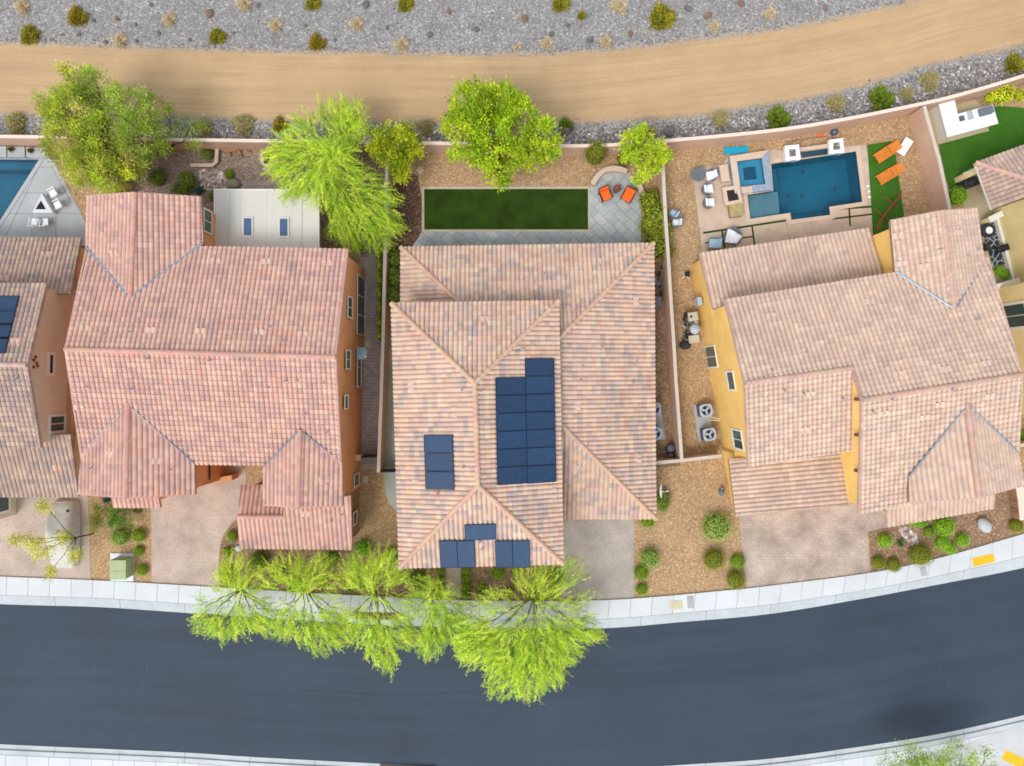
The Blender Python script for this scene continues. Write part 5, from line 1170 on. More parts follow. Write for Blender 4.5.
# central side yard clutter
p=P(658.5,277,.5); t=thing('bicycle','black bicycle by the eave in the narrow side yard','bicycle',(p.x,p.y,0),'bicycles in the side yard',rz=R(72)); bike(t,'dark_metal')
p=P(660.5,290,.5); t=thing('bicycle','second black bicycle in the side yard, nearer the blue bin','bicycle',(p.x,p.y,0),'bicycles in the side yard',rz=R(100)); bike(t,'dark_metal')
p=P(657,281,.6); mb=MB(); mb.box((p.x,p.y,.35),(.5,.6,.7),R(5)); tag(mb.build('storage_box','grey_slate',bevel=.03),'grey storage box between the bicycles','box')
p=P(657.5,302,.5); t=thing('storage_bin','blue plastic bin under the central house eave','bin',(p.x,p.y,0)); mat('blue_bin', C(74,112,150), 0.5); mb=MB(); mb.box((p.x,p.y,.25),(.45,.7,.5)); mb.build('tub','blue_bin',t,bevel=.04); mb=MB(); mb.box((p.x,p.y,.52),(.5,.75,.05)); mb.build('lid','grey_slate',t,bevel=.01)
p=P(671,449,.5); t=thing('trash_can','dark round bin in the corner of the block walls','bin',(p.x,p.y,0)); mb=MB(); mb.lathe([(.25,0),(.32,.6),(.34,.62),(.3,.62),(.28,.1),(0,.1)],p.xy.to_3d(),16); mb.build('tub','fan_dark',t); mb=MB(); mb.lathe([(0,.5),(.27,.5),(.1,.58),(0,.6)],p.xy.to_3d()+Vector((0,.03,0)),14); mb.build('lid','grey_slate',t); mb=MB(); mb.box((p.x,p.y-.4,.3),(.25,.2,.5)); mb.build('wheel_bracket','stone_grey',t)
# satellite dish of the central house
d=thing('satellite_dish','white satellite dish beside the central roof corner','satellite dish',(9.6,-7.4,0)); c=P(659.5,490.5,2.7); d.matrix_world=Matrix.Translation((c.x+.5,c.y,0)); _IM[d.name]=d.matrix_world.inverted()
mb=MB(); mb.tube([(c.x+.4,c.y,0),(c.x+.4,c.y,2.3),(c.x+.12,c.y,2.65)],.035,6); mb.build('mount','grey_metal',d)
dish(d,(c.x,c.y,2.7),Matrix.Rotation(R(90),4,'Z')@Matrix.Rotation(R(74),4,'X')@Matrix.Rotation(R(180),4,'Z'),.52,'trim_white')
p=P(722,492.5,.4); t=thing('water_valve','small grey backflow valve beside the yellow wall','valve',(p.x,p.y,0)); mb=MB(); mb.blob((p.x,p.y,.3),(.2,.25,.3),.08,2); mb.build('cover','grey_metal',t); mb=MB(); mb.tube([(p.x,p.y-.3,0),(p.x,p.y-.3,.4),(p.x,p.y+.3,.4),(p.x,p.y+.3,0)],.04,6); mb.build('pipe','ac_grey',t)
# utility cabinet and lids
mat('cab_green', C(168,182,136), 0.6, 0.06); p=P(118,569,1.0); t=thing('utility_cabinet','pale green utility cabinet on a white pad by the sidewalk','utility box',(*P(120,569,0).xy,0)); c=P(118,569.5,1.0); mb=MB(); mb.box((c.x,c.y,.5),(1.1,1.35,.98)); mb.build('cabinet','cab_green',t,bevel=.03); mb=MB(); mb.box((c.x,c.y+.28,1.02),(1.14,.75,.05)); mb.box((c.x,c.y-.4,1.02),(1.14,.58,.05)); mb.build('lid','cab_green',t,bevel=.01)
mb=MB(); q_=P(122.5,567,0); mb.box((q_.x,q_.y,.04),(1.65,2.0,.1)); tag(mb.build('concrete_pad','concrete'),'white concrete pad under the green utility cabinet','concrete pad')
mat('lid_tan', C(206,196,164), 0.8); mat('lid_grey', C(170,172,174), 0.8)
for (x,y,w,h_,a,m_,lb) in ((676,605,.95,.62,4,'lid_tan','tan rectangular utility cover in the sidewalk'),(690.5,602,.45,.85,4,'lid_grey','narrow grey utility cover beside the tan one in the sidewalk'),(923.5,571.5,.42,.6,11,'lid_grey','small grey utility cover in the sidewalk right of the yellow house'),(360+1,438,.35,.45,2,'lid_tan','pale square lid on the passage pavers by the orange wall')):
    z=.13 if y>500 else .02; p=P(x,y,z); mb=MB(); mb.box((p.x,p.y,z+.008),(w,h_,.016),R(a)); mb.box((p.x,p.y+h_*.3,z+.018),(.08,.05,.012),R(a)); tag(mb.build('utility_vault',m_),lb,'utility cover')
bpy.data.objects['utility_vault.003'].location = P(365.5,479,0)-P(361,438,0)
mb=MB(); p=P(368,344,.1); mb.box((p.x,p.y,.06),(.4,.5,.12)); tag(mb.build('valve_box','lid_tan',bevel=.01),'small pale box on the side passage below the satellite dish','box')
for (q4,lb,dx) in (([(972,558),(993.6,553.5),(995,561),(973.5,567)],'yellow tactile paving pad on the near sidewalk, right side','a'),([(1001,759),(1006,750),(1034,763),(1029,772)],'yellow tactile paving pad at the bottom right corner','b')):
    o_=[P(*p,.13) for p in q4]; mb=MB(); mb.prism([(p.x,p.y) for p in o_],.125,.142); u_=(o_[1]-o_[0]); v_=(o_[3]-o_[0])
    for i in range(10):
        for j in range(5): c=o_[0]+u_*((i+.5)/10)+v_*((j+.5)/5); mb.lathe([(.035,.142),(.025,.155),(0,.156)],(c.x,c.y,0),6)
    tag(mb.build('tactile_pad','yellow_pad'),lb,'tactile paving','yellow tactile pads')
mat('rust_plate', C(112,92,66), 0.8, 0.2, 3)
for (x0_,x1_,y0_,y1_,lb) in ((354,398,612.3,619.3,'long brown storm drain inlet in the near kerb under the trees'),(380,436,766,772,'long brown storm drain inlet in the far kerb, bottom edge')):
    a,b=P(x0_,y1_,.13),P(x1_,y0_,.13); t=thing('storm_drain',lb,'storm drain',((a.x+b.x)/2,(a.y+b.y)/2,.1)); mb=MB(); mb.box(((a.x+b.x)/2,(a.y+b.y)/2,.1),(b.x-a.x,b.y-a.y,.09),R(-2)); mb.build('plate','rust_plate',t)
    mb=MB()
    for k in range(14): mb.box((a.x+(b.x-a.x)*(k+.5)/14,(a.y+b.y)/2-((k+.5)/14-.5)*.08,.15),(.05,(b.y-a.y)*.8,.016)); 
    mb.build('bars','dark_wood',t)
# rocks in front yard
mat('rock_pale', C(190,194,192), 0.9, 0.1, 2, 0.1, 14, 0.4)
p=P(987,526,.5); mb=MB(); mb.M=Matrix.Translation((p.x,p.y,.25))@Matrix.Rotation(R(-55),4,'Z'); mb.blob((0,0,0),(.62,.42,.34),.07,2,flat=.7); tag(mb.build('boulder','rock_pale',smooth=True),'large pale grey boulder in the right front yard','boulder')
# ================================================================ covered car
mat('car_cover', C(204,200,190), 0.85, 0.1, 1.2, 0.08, 5, 0.8)
t=thing('covered_car','car under a pale grey fabric cover on the left driveway','car',(*P(62,537,0).xy,0)); cc=P(59.5,536.5,.9)
Ls=[(-2.35,.62,.35,.5),(-2.25,.78,.62,.7),(-1.6,.86,.9,.82),(-.9,.88,1.0,.86),(-.35,.88,1.38,.72),(.45,.9,1.48,.7),(1.1,.9,1.42,.7),(1.65,.88,1.05,.8),(2.15,.84,.95,.78),(2.38,.7,.6,.6)]
mb=MB(); vs=[]; nr_=14
for (y,w,hh,wt) in Ls:
    for k in range(nr_+1):
        a=-1+2*k/nr_
        if abs(a)>.72: s=(abs(a)-.72)/.28; x=math.copysign(w+(.04 if s>.5 else 0),a); z=hh*(.82)*(1-s)+.06
        else: s=abs(a)/.72; x=math.copysign(wt*min(1,s*1.02),a)*(1 if s<.8 else 1+(w/wt-1)*(s-.8)/.2); z=hh*(1-.06*s*s) if s<.8 else hh*(.96-(s-.8)*.7)
        vs.append((cc.x+x+random.uniform(-.02,.02),cc.y+y+random.uniform(-.03,.03),z+random.uniform(-.02,.02)))
k=nr_+1; fs=[[i*k+j,(i+1)*k+j,(i+1)*k+j+1,i*k+j+1] for i in range(len(Ls)-1) for j in range(nr_)]+[list(range(k))[::-1],[(len(Ls)-1)*k+j for j in range(k)]]
mb.add(vs,fs); o=mb.build('cover','car_cover',t,smooth=True); ss=o.modifiers.new('s','SUBSURF'); ss.levels=ss.render_levels=2
mb=MB()
for sx in (-1,1):
    for y in (-1.4,1.4): mb.M=Matrix.Translation((cc.x+sx*.66,cc.y+y,.32))@Matrix.Rotation(R(90),4,'Y'); mb.lathe([(0,-.1),(.32,-.1),(.32,.1),(0,.1)],(0,0,0),16); mb.M=None; mb.build('wheel','dark_metal',t); mb=MB()
mb=MB(); 
for x,y,z in ((67.5,511,1.0),(58,532,1.5)):
    p=P(x,y,z); mb.lathe([(.1,z-.02),(.1,z+.03),(.05,z+.06),(0,z+.06)],p.xy.to_3d(),8)
mb.build('vent_patch','dark_metal',t)
# ================================================================ left pool terrace furniture
firepit('triangular white fire pit on the grey pool terrace',[(41.7,193),(53,212.8),(32.5,212.8)],[(40.9,200),(46,209.3),(35.2,209.3)],.5,'concrete')
fp=bpy.data.objects['fire_pit.001'] if 'fire_pit.001' in bpy.data.objects else None
def shellchair(label,p,rz,g):
    t=thing('garden_chair',label,'chair',(p.x,p.y,.02),g,rz)
    def part(nm,f,bev=.02): mb=MB(); mb.M=t.matrix_world.copy(); f(mb); return mb.build(nm,'white_paint',t,bevel=bev)
    part('seat',lambda mb: mb.box((0,-.05,.38),(.48,.48,.06))); part('backrest',lambda mb: mb.box((0,.3,.6),(.48,.05,.4),rx=R(-12)))
    for sx in (-1,1):
        part('armrest',lambda mb: mb.box((sx*.3,0,.56),(.05,.5,.04)),0)
        for sy in (-1,1): part('leg',lambda mb: mb.tube([(sx*.24,sy*.22,.36),(sx*.28,sy*.28,0)],.022,5),0)
g='white garden chairs on the grey terrace'
shellchair('upper white chair right of the triangular fire pit',P(52.7,192.5,.5),R(-60),g); shellchair('lower white chair right of the triangular fire pit',P(57.5,204.3,.5),R(-65),g)
shellchair('left white chair below the triangular fire pit',P(33.7,222.3,.5),R(170),g); shellchair('right white chair below the triangular fire pit',P(44.2,222.3,.5),R(185),g)
p=P(39,221.5,.5); t=thing('side_table','small grey round table between the two lower white chairs','table',(p.x,p.y,.02)); mb=MB(); mb.lathe([(0,.5),(.2,.5),(.22,.52),(.2,.54),(0,.54)],p.xy.to_3d(),14); mb.build('table_top','ac_grey',t); mb=MB(); mb.lathe([(.15,.02),(.04,.08),(.04,.5)],p.xy.to_3d(),10); mb.build('base','grey_metal',t)
for q4,lb in (([(-20,145.5),(6,146.3),(6.3,157),(-20,157)],'leftmost raised concrete planter slab behind the grey pool'),([(7.3,146.3),(24.5,146.7),(24.8,157.3),(7.5,157.2)],'middle raised concrete planter slab behind the grey pool'),([(26,146.8),(45,147.3),(49,158),(26.2,157.4)],'right raised concrete planter slab behind the grey pool')):
    o_=[P(*p,.35) for p in q4]; mb=MB(); mb.prism([(p.x,p.y) for p in o_],0,.35); tag(mb.build('planter_slab','concrete_grey',bevel=.015),lb,'planter','raised slabs behind the grey pool')
# driftwood sculpture and rocks in the pink-roof yard
mat('driftwood', C(176,128,84), 0.85, 0.2, 3)
t=thing('driftwood','weathered brown driftwood log sculpture against the back wall','driftwood',(*P(240,150,0).xy,0))
mb=MB(); mb.tube([P(225,151,.15),P(233,150,.3),P(240,148,.35),P(247,150,.2)],[.08,.14,.13,.05],7); mb.tube([P(238,149,.3),P(242,157,.1)],[.1,.04],6); mb.tube([P(240,148,.3),P(252,153,.1)],[.09,.04],6); mb.tube([P(228,150,.25),P(231,157,.08)],[.07,.03],6); mb.build('log','driftwood',t)
for x,y,r_,lb in ((234,184,.45,'tan boulder at the edge of the pale rock bed, pink-roof yard'),(266,169,.22,'small white rock left of the feathery tree planter'),(275,170,.25,'white rock below the feathery tree planter')):
    p=P(x,y,.1); mb=MB(); mb.blob((p.x,p.y,r_*.4),(r_*1.2,r_*.8,r_*.6),.14,2,flat=.6); tag(mb.build('boulder','rock_pale' if r_<.4 else 'stone_grey',smooth=True),lb,'boulder')
p=P(420,170,.1); mb=MB(); mb.box((p.x,p.y,.05),(.45,.45,.1),R(40)); tag(mb.build('stepping_stone','coping',bevel=.02),'single tan stepping stone left of the dark turf','stepping stone')
p=P(204.5,551.5,.1) ; 
p=P(239.5,545.5,.15); mb=MB(); mb.blob((p.x-.05,p.y-.2,.12),(.3,.24,.2),.12,2,flat=.6); tag(mb.build('boulder','rock_pale',smooth=True),'small pale boulder below the pink lower roof corner','boulder')
p=P(360.5,247,.6); t=thing('planter_pot','grey square planter pot at the corner of the orange house','pot',(p.x,p.y,0)); mb=MB(); mb.box((p.x,p.y,.25),(.6,.6,.5)); mb.build('pot','stone_grey',t,bevel=.03); mb=MB(); mb.box((p.x,p.y,.505),(.48,.48,.02)); mb.build('soil','lava',t)
p=P(503.5,245.5,.6); t=thing('patio_heater','black barbecue peeking out below the central back eave','barbecue',(p.x,p.y,.02)); t.name='barbecue'; mb=MB(); mb.box((p.x,p.y-.05,.45),(.75,.5,.9)); mb.build('body','dark_metal',t,bevel=.05); mb=MB(); mb.box((p.x-.55,p.y-.05,.85),(.35,.4,.05)); mb.box((p.x+.55,p.y-.05,.85),(.35,.4,.05)); mb.build('side_shelf','grey_metal',t)
# ================================================================ vegetation
leafmat('leaf', 0.3); leafmat('dry_leaf', 0.15)
mat('bark', C(120,104,74), 0.9, 0.2, 4, 0.15, 20, 0.4); mat('green_bark', C(150,160,70), 0.85, 0.2, 4, 0.1, 20, 0.3); mat('bark_dark', C(84,70,56), 0.9, 0.2, 4, 0.15, 20, 0.4)
LIME = [C(176,206,40),C(150,186,34),C(196,216,62),C(122,156,30)]
BRIGHT = [C(158,204,44),C(132,184,40),C(184,218,66),C(104,152,36)]
MESQ = [C(150,190,44),C(126,166,44),C(176,206,60),C(104,136,44),C(138,144,70)]
PALO = [C(182,210,56),C(160,194,44),C(204,222,84),C(138,170,40)]
YELO = [C(196,196,60),C(170,176,50),C(214,210,90)]
DARK = [C(72,98,34),C(54,80,28),C(96,120,44),C(112,110,40)]
def boost(cols, k): return [tuple(min(.95, x*k) for x in c) for c in cols]
def warm(cols, k): return [(min(.9, r*k*1.12), min(.9, g*k*.98), b*k*1.1) for r, g, b in cols]
LIME, BRIGHT, MESQ, PALO, YELO, DARK = warm(LIME,1.2), warm(BRIGHT,1.25), [(min(.9,r*1.12),g*.97,b) for r,g,b in warm(MESQ,1.65)], warm(PALO,1.55), boost(YELO,1.25), boost(DARK,1.3)
def scale_at(z): return (H-z)/F
def limb_path(a, b, sag=0.1, n=5, wob=0.12):
    a, b = Vector(a), Vector(b); out = []
    for i in range(n+1):
        t = i/n; p = a.lerp(b, t); p.z = a.z+(b.z-a.z)*(t**0.75)
        if 0 < i < n: p += Vector((random.uniform(-wob,wob),random.uniform(-wob,wob),random.uniform(-wob,wob)*.5))
        out.append(p)
    return out
def tree(name, label, base, circles, z0, z1, cols, dens=1.0, leaf=0.2, lw=0.5, bark='bark', tr=0.14, clump=0.42, group=None, per=70):
    """broad-leaved tree; circles: (px, py, radius px) outline of the crown, between heights z0 and z1"""
    b = P(*base, 0); t = thing(name, label, 'tree', (b.x, b.y, 0), group)
    zc = (z0+z1)/2; pos = []; dr = []; up = []; cl = []; tips = []; shade = [c[3] if len(c) > 3 else cols for c in circles]; circles = [c[:3] for c in circles]
    for (px, py, r), cs in zip(circles, shade):
        c = P(px, py, zc); rm = r*scale_at(zc); n = max(6, int(dens*rm*rm*14))
        for k in range(n):
            d = rv(1)[0]; rad = random.uniform(0.45, 1.0)**0.5
            cc = np.array([c.x, c.y, zc]) + d*rad*np.array([rm-clump*.6, rm-clump*.6, (z1-z0)/2])
            if cc[2] < z0: cc[2] = z0+random.random()*.4
            m_ = int(per*random.uniform(.5, 1.3)); g = RNG.normal(size=(m_, 3))*clump*.5*np.array([1, 1, .7])
            pos.append(cc+g); base_c = mixcol(cs, 1, 0.16)[0]
            cl.append(base_c*(1+RNG.uniform(-.22, .22, (m_, 1)))*np.array([1,1,1]))
            o = g*1.2 + (cc-np.array([c.x, c.y, zc-.5]))*.35 + RNG.normal(size=(m_, 3))*.35; dr.append(o)
            u = rv(m_)*.75; u[:, 2] = np.abs(u[:, 2])+.6; up.append(u)
            if random.random() < .45: tips.append(cc)
    pos = np.concatenate(pos); N = len(pos)
    leaves('crown', pos, np.concatenate(dr), np.concatenate(up), leaf*RNG.uniform(.6,1.25,N), leaf*lw*RNG.uniform(.7,1.2,N), np.concatenate(cl), 'leaf', t)
    mb = MB(); fork = Vector((b.x, b.y, z0*.55)); cx = sum((P(p, q_, z0) for p, q_, r in circles), Vector())/len(circles)
    fork = fork.lerp(Vector((cx.x, cx.y, z0*.6)), .25); mb.tube(limb_path(b-Vector((0,0,.1)), fork, n=3, wob=.04), [tr*1.3,tr,tr*.95,tr*.9], 8)
    for (px, py, r) in circles:
        c = P(px, py, zc-.2); mb.tube(limb_path(fork, c, n=4), [tr*.7,tr*.55,tr*.42,tr*.3,tr*.2], 6)
        near = [x for x in tips if math.hypot(x[0]-c.x, x[1]-c.y) < r*scale_at(zc)][:14]
        for x in near: mb.tube(limb_path(c.lerp(fork, random.uniform(0,.4)), x, n=3, wob=.1), [tr*.22,tr*.16,tr*.11,tr*.06], 4)
    mb.build('trunk', bark, t)
    return t
def feather(label, base, circles, z0, z1, cols, dens=1.0, src=None, bark='green_bark', tr=.09, group=None, wid=.028, sag=1.5, ln=(.55,1.25), k=92):
    """feathery tree: fine drooping twigs with thin leaflets streaming away from the trunk; circles (px, py, r[, density]) give the crown"""
    b = P(*base, 0); t = thing('palo_verde_tree', label, 'tree', (b.x, b.y, 0), group); zc = (z0+z1)/2
    s0 = P(*(src or base), zc); pos = []; dr = []; cl = []; L = []; mb = MB(); fork = Vector((b.x, b.y, z0*.5)).lerp(Vector((s0.x, s0.y, z0*.5)), .5)
    mb.tube(limb_path(b-Vector((0,0,.1)), fork, n=3, wob=.05), [tr*1.4,tr*1.1,tr,tr*.9], 8)
    for c_ in circles:
        px, py, r = c_[:3]; dn = c_[3] if len(c_) > 3 else 1.0; c = P(px, py, zc); rm = r*scale_at(zc)
        tip = Vector((c.x, c.y, zc-.1)); pth = limb_path(fork, tip, n=5, wob=.14); mb.tube(pth, [tr*.6,tr*.5,tr*.4,tr*.3,tr*.2,tr*.14], 6)
        for m_ in range(7):
            a = random.uniform(0, 6.28); q = rm*random.uniform(.3,.9); p2 = limb_path(pth[random.randint(2,5)], (c.x+q*math.cos(a), c.y+q*math.sin(a), zc+random.uniform(-.3,.4)), n=3, wob=.09); mb.tube(p2, [tr*.2,tr*.15,tr*.1,tr*.06], 4)
        for i in range(max(5, int(dens*dn*rm*rm*k))):
            a = random.uniform(0, 6.283); q = math.sqrt(random.random()); x, y = c.x+rm*q*math.cos(a), c.y+rm*q*math.sin(a)
            o = Vector((x-s0.x, y-s0.y)); th = math.atan2(o.y, o.x)*1.0+random.gauss(0, .3)
            if o.length < .8: th = random.uniform(0, 6.28)
            z = zc+(z1-z0)*.5*(random.uniform(-.6,1)*(1-.5*q)); n = 7; l_ = random.uniform(*ln)
            d = np.array([math.cos(th), math.sin(th), random.uniform(-.2,.35)]); p = np.array([x, y, z])-d*l_*.6; bc = mixcol(cols, 1, .14)[0]
            for j in range(n):
                p = p+d*l_/n; d = d+np.array([RNG.normal()*.06, RNG.normal()*.06, -sag/n*.6]); m_ = 4
                pos.append(p+RNG.normal(size=(m_,3))*.045); dr.append(d+RNG.normal(size=(m_,3))*.3); cl.append(bc*(1+RNG.uniform(-.15,.15,(m_,1)))); L.append(RNG.uniform(.1,.24,m_))
    mb.build('trunk', bark, t)
    pos = np.concatenate(pos); N = len(pos); u = rv(N)*.6; u[:,2] = np.abs(u[:,2])+.7
    leaves('crown', pos, np.concatenate(dr), u, np.concatenate(L), wid*RNG.uniform(.6,1.3,N), np.concatenate(cl), 'leaf', t)
    return t
MIXD = boost([C(150,176,60),C(130,156,60),C(176,200,70),C(150,150,90)],1.35)
BT = 'trees in the back yards'; FT = 'feathery street trees along the sidewalk'
tree('mesquite_tree', 'large spreading yellow-green tree at the top left beside the dirt road', (128,165), [(76,112,30),(60,110,18),(100,92,24,MIXD),(82,82,18),(135,112,27,MIXD),(70,142,28),(100,142,34),(90,170,24),(108,178,18),(142,140,24,MIXD),(124,160,20)], 2.6, 6.2, MESQ, 1.3, .2, .34, 'bark', .17, .46, per=85)
tree('mesquite_tree', 'sparse low tree over the back wall between the big tree and the planter', (176,155), [(172,128,18),(160,150,14),(190,138,12),(168,108,12),(198,122,8)], 1.6, 3.4, [C(150,180,50),C(120,140,60),C(170,196,60)], .55, .17, .35, 'bark', .09, .4, per=45)
tree('mesquite_tree', 'bright lime broad-leaved tree above the dark turf rectangle', (500,160), [(472,105,26),(500,105,26),(482,125,28),(515,120,27),(540,135,22),(545,150,15),(455,125,15),(500,150,27),(498,172,16),(475,148,16),(530,155,16),(455,150,11)], 2.8, 6.0, warm([C(176,212,36),C(158,200,34),C(196,220,50),C(130,170,36)],1.1), 1.0, .25, .45, 'bark', .15, .42, per=62)
tree('mesquite_tree', 'small lime tree at the wall corner above the orange patio chairs', (648,168), [(632,142,14),(645,135,12),(660,150,13),(642,152,15),(650,168,11),(642,178,9),(630,156,9),(665,155,8)], 1.8, 4.0, warm([C(176,210,40),C(158,196,40),C(196,218,60)],1.15), 1.15, .24, .45, 'bark', .09, .36, per=55)
tree('citrus_tree', 'rounded dark olive and yellow tree by the back wall, right of the feathery trees', (395,160), [(385,138,16),(402,138,16),(412,148,13),(392,155,17),(398,170,13),(378,150,11)], 1.6, 4.0, boost([C(168,180,30),C(136,154,26),C(190,194,44),C(104,124,24)],1.35), 1.6, .2, .45, 'bark', .1, .36, per=70)
PALO2 = PALO+[(r*.86, g, b) for r, g, b in PALO]+[C(120,150,40)]
feather('feathery lime tree hanging over the metal patio cover, pink-roof yard', (334,172), [(274,156,10,.7),(276,172,10,.7),(294,125,10,.6),(322,105,10,.5),(285,160,18),(300,140,18),(300,175,20),(316,155,17),(280,142,11,.7),(290,191,13,.7),(310,121,12,.7),(320,190,17),(328,170,12),(340,150,15),(345,168,14),(333,150,13)], 2.6, 5.4, PALO2, 1.0, (332,158))
feather('feathery lime tree reaching over the dirt road behind the back wall', (352,165), [(345,118,13),(356,112,12),(350,131,14),(341,105,9),(338,128,13,.9),(362,128,11,.8),(330,115,10,.6)], 2.4, 4.6, PALO2, 1.0, (352,150))
feather('small feathery tree at the corner of the orange house and vine wall', (348,205), [(335,196,18),(350,214,18),(370,224,16),(385,231,13),(355,238,13),(341,226,15),(360,196,12,.7),(374,243,9),(331,180,14,.8),(378,208,16),(392,222,12,.8),(365,182,15,.9),(386,196,13,.7),(350,236,14)], 1.8, 3.8, PALO2+BRIGHT, .8, (342,190))
feather('feathery street tree at the left end of the row, by the pink-roof driveway', (238,586), [(206,621,13),(224,626,15),(244,622,14),(262,625,11,.9),(268,605,12,.25),(200,606,11,.3),(225,603,17,.22),(255,602,16,.22),(237,571,18,.75),(272,618,9,.7),(222,582,12,.4),(252,580,14,.5)], 2.2, 4.8, PALO2, 1.0, (238,596), group=FT)
feather('feathery street tree below the pink lower roof, second from the left', (300,586), [(284,622,14),(303,629,16),(322,638,15),(342,632,15),(332,622,12),(352,616,12,.35),(290,606,16,.24),(325,608,17,.24),(290,569,16,.85),(268,575,14,.6),(318,570,15,.85),(305,582,14,.6)], 2.2, 4.9, PALO2, 1.0, (303,594), group=FT)
feather('feathery street tree right of the pink lower roof, third from the left', (372,588), [(366,632,14),(378,645,15),(386,658,12),(398,632,14),(388,668,8,.8),(412,640,10,.7),(415,604,12,.35),(372,610,17,.24),(400,607,15,.24),(408,622,10,.8),(352,620,12,.7),(364,576,17,.8),(350,568,13,.7),(392,570,17,.8),(380,556,14,.6),(338,582,12,.6)], 2.2, 5.0, PALO2, 1.0, (374,596), group=FT)
feather('upright pale green tree in the gap beside the front door path', (432,588), [(445,606,19,.6),(468,614,12,.5),(418,606,12,.35),(438,625,16),(430,645,13),(456,632,16),(424,634,9,.7),(434,590,12,.5),(418,585,12,.5)], 2.2, 4.6, PALO2+BRIGHT, 1.1, (436,592), group=FT)
feather('largest feathery street tree, spreading over the asphalt before the central house', (537,596), [(480,645,23),(510,652,27),(540,650,26),(564,641,21),(588,630,13),(504,676,21),(530,679,19),(470,632,16),(553,670,15),(598,634,7,.7),(468,654,11,.8),(500,614,26,.2),(560,610,24,.28),(530,577,17,.5),(556,574,19,.45),(490,600,14,.3),(576,571,12,.35),(585,607,14,.25)], 2.4, 5.8, PALO2, 1.15, (532,604), group=FT)
tree('sparse_tree', 'thin yellow-green tree leaning over the covered car', (94,533), [(42,550,13),(30,543,8),(50,572,8),(74,555,9),(46,506,9),(20,538,6),(60,540,9)], 2.2, 3.6, YELO, .9, .16, .4, 'bark_dark', .05, .4, per=60)
tree('sparse_tree', 'pale green tree reaching in at the bottom right corner', (935,835), [(892,766,12),(915,756,14),(940,762,16),(962,754,14),(985,760,13),(930,772,16),(970,774,16),(905,768,13),(950,770,14)], 2.2, 4.4, boost([C(150,180,60),C(174,198,84),C(120,156,50)],1.3), 1.25, .16, .35, 'bark', .09, .4, per=50)
tree('small_tree', 'feathery olive shrub tree left of the bright one, by the covered car', (98,517), [(97,512,11),(98,525,9)], .6, 1.9, [C(140,150,50),C(120,136,46),C(160,168,60)], 1.3, .16, .35, 'bark', .05, .3, per=60)
tree('small_tree', 'bright green shrub tree in the left front bed above the utility cabinet', (120,518), [(118,512,10),(124,522,9),(112,520,7)], .6, 2.0, [C(120,162,56),C(100,140,48),C(144,180,70)], 1.5, .16, .4, 'bark', .05, .3, per=70)
# ---------------------------------------------------------------- shrubs
def ball_mesh(key, n, cols, leaf=.075, jit=.035, flat=.75, core=True, lw=.6):
    """unit-radius clipped shrub: foliage shell round a twiggy core"""
    d = rv(n); d[:,2] = np.where(d[:,2] < -.25, -d[:,2], d[:,2]); lump = 1+.07*np.sin(d[:,0]*5+1)*np.sin(d[:,1]*6)+.05*np.sin(d[:,2]*8)
    pos = d*(lump*(1+RNG.normal(size=n)*jit))[:,None]; pos[:,2] = pos[:,2]*flat+flat*.62
    up = d+RNG.normal(size=(n,3))*.45; dr = np.cross(d, RNG.normal(size=(n,3)))
    o = leaves('crown', pos, dr, up, leaf*RNG.uniform(.7,1.3,n), leaf*lw, mixcol(cols, n, .25), 'leaf')
    mb = MB(); mb.blob((0,0,flat*.6),(.84,.84,flat*.84),.05,2,flat=.7); c = mb.build('stems', 'stem', smooth=True)
    return o.data, c.data, o, c
mat('stem', C(84,96,34), 0.95, 0.25, 6, 0.2, 20, 0.4); mat('stem_dry', C(176,158,118), 0.95, 0.2, 6, 0.2, 20, 0.4)
VAR = {}; SB = 2.1
def variant(k, *a, **kw):
    a = (a[0], boost(a[1], SB)) + a[2:]; d1, d2, o, c = ball_mesh(k, *a, **kw); VAR[k] = (d1, d2)
    for x in (o, c): bpy.data.objects.remove(x)
GRN = [C(116,142,22),C(92,120,20),C(136,160,34)]; LGT = [C(126,170,30),C(108,150,26),C(148,190,48)]; OLV = [C(120,124,26),C(140,134,34),C(98,110,24)]
variant('green', 1900, GRN); variant('light', 1900, LGT); variant('olive', 1900, OLV); variant('dark', 800, DARK, leaf=.13); variant('loose', 1500, [C(128,150,66),C(108,132,56),C(146,166,84)], leaf=.1, jit=.11)
variant('vine', 800, [C(130,138,34),C(100,112,28),C(152,154,50),C(80,94,26)], leaf=.16, jit=.1); variant('yellow', 800, [C(226,206,30),C(190,200,40),C(160,180,40)], leaf=.14, jit=.1)
variant('vinelight', 800, [C(150,164,44),C(126,142,36),C(172,178,60)], leaf=.16, jit=.1); variant('plain', 900, [C(110,150,40),C(90,130,36),C(130,168,52)], leaf=.17, jit=.1)
def shrub(kind, px, py, r, label, group=None, name='shrub', h=1.0, cat='shrub', sx=1, sy=1):
    hz = r/14*.75*h; p = P(px, py, hz*.8); s = r*(H-hz*.8)/F
    t = thing(name, label, cat, (p.x, p.y, 0), group); t.matrix_world = Matrix.LocRotScale(Vector((p.x,p.y,0)), Matrix.Rotation(random.uniform(0,6.28) if sx == sy else 0,3,'Z').to_quaternion(), Vector((s*sx,s*sy,s*h)))
    for nm, me_ in zip(('crown', 'stems'), VAR[kind]):
        o = bpy.data.objects.new(nm, me_); COL.objects.link(o); o.parent = t
    return t
G1 = 'round shrubs between the central and yellow driveways'
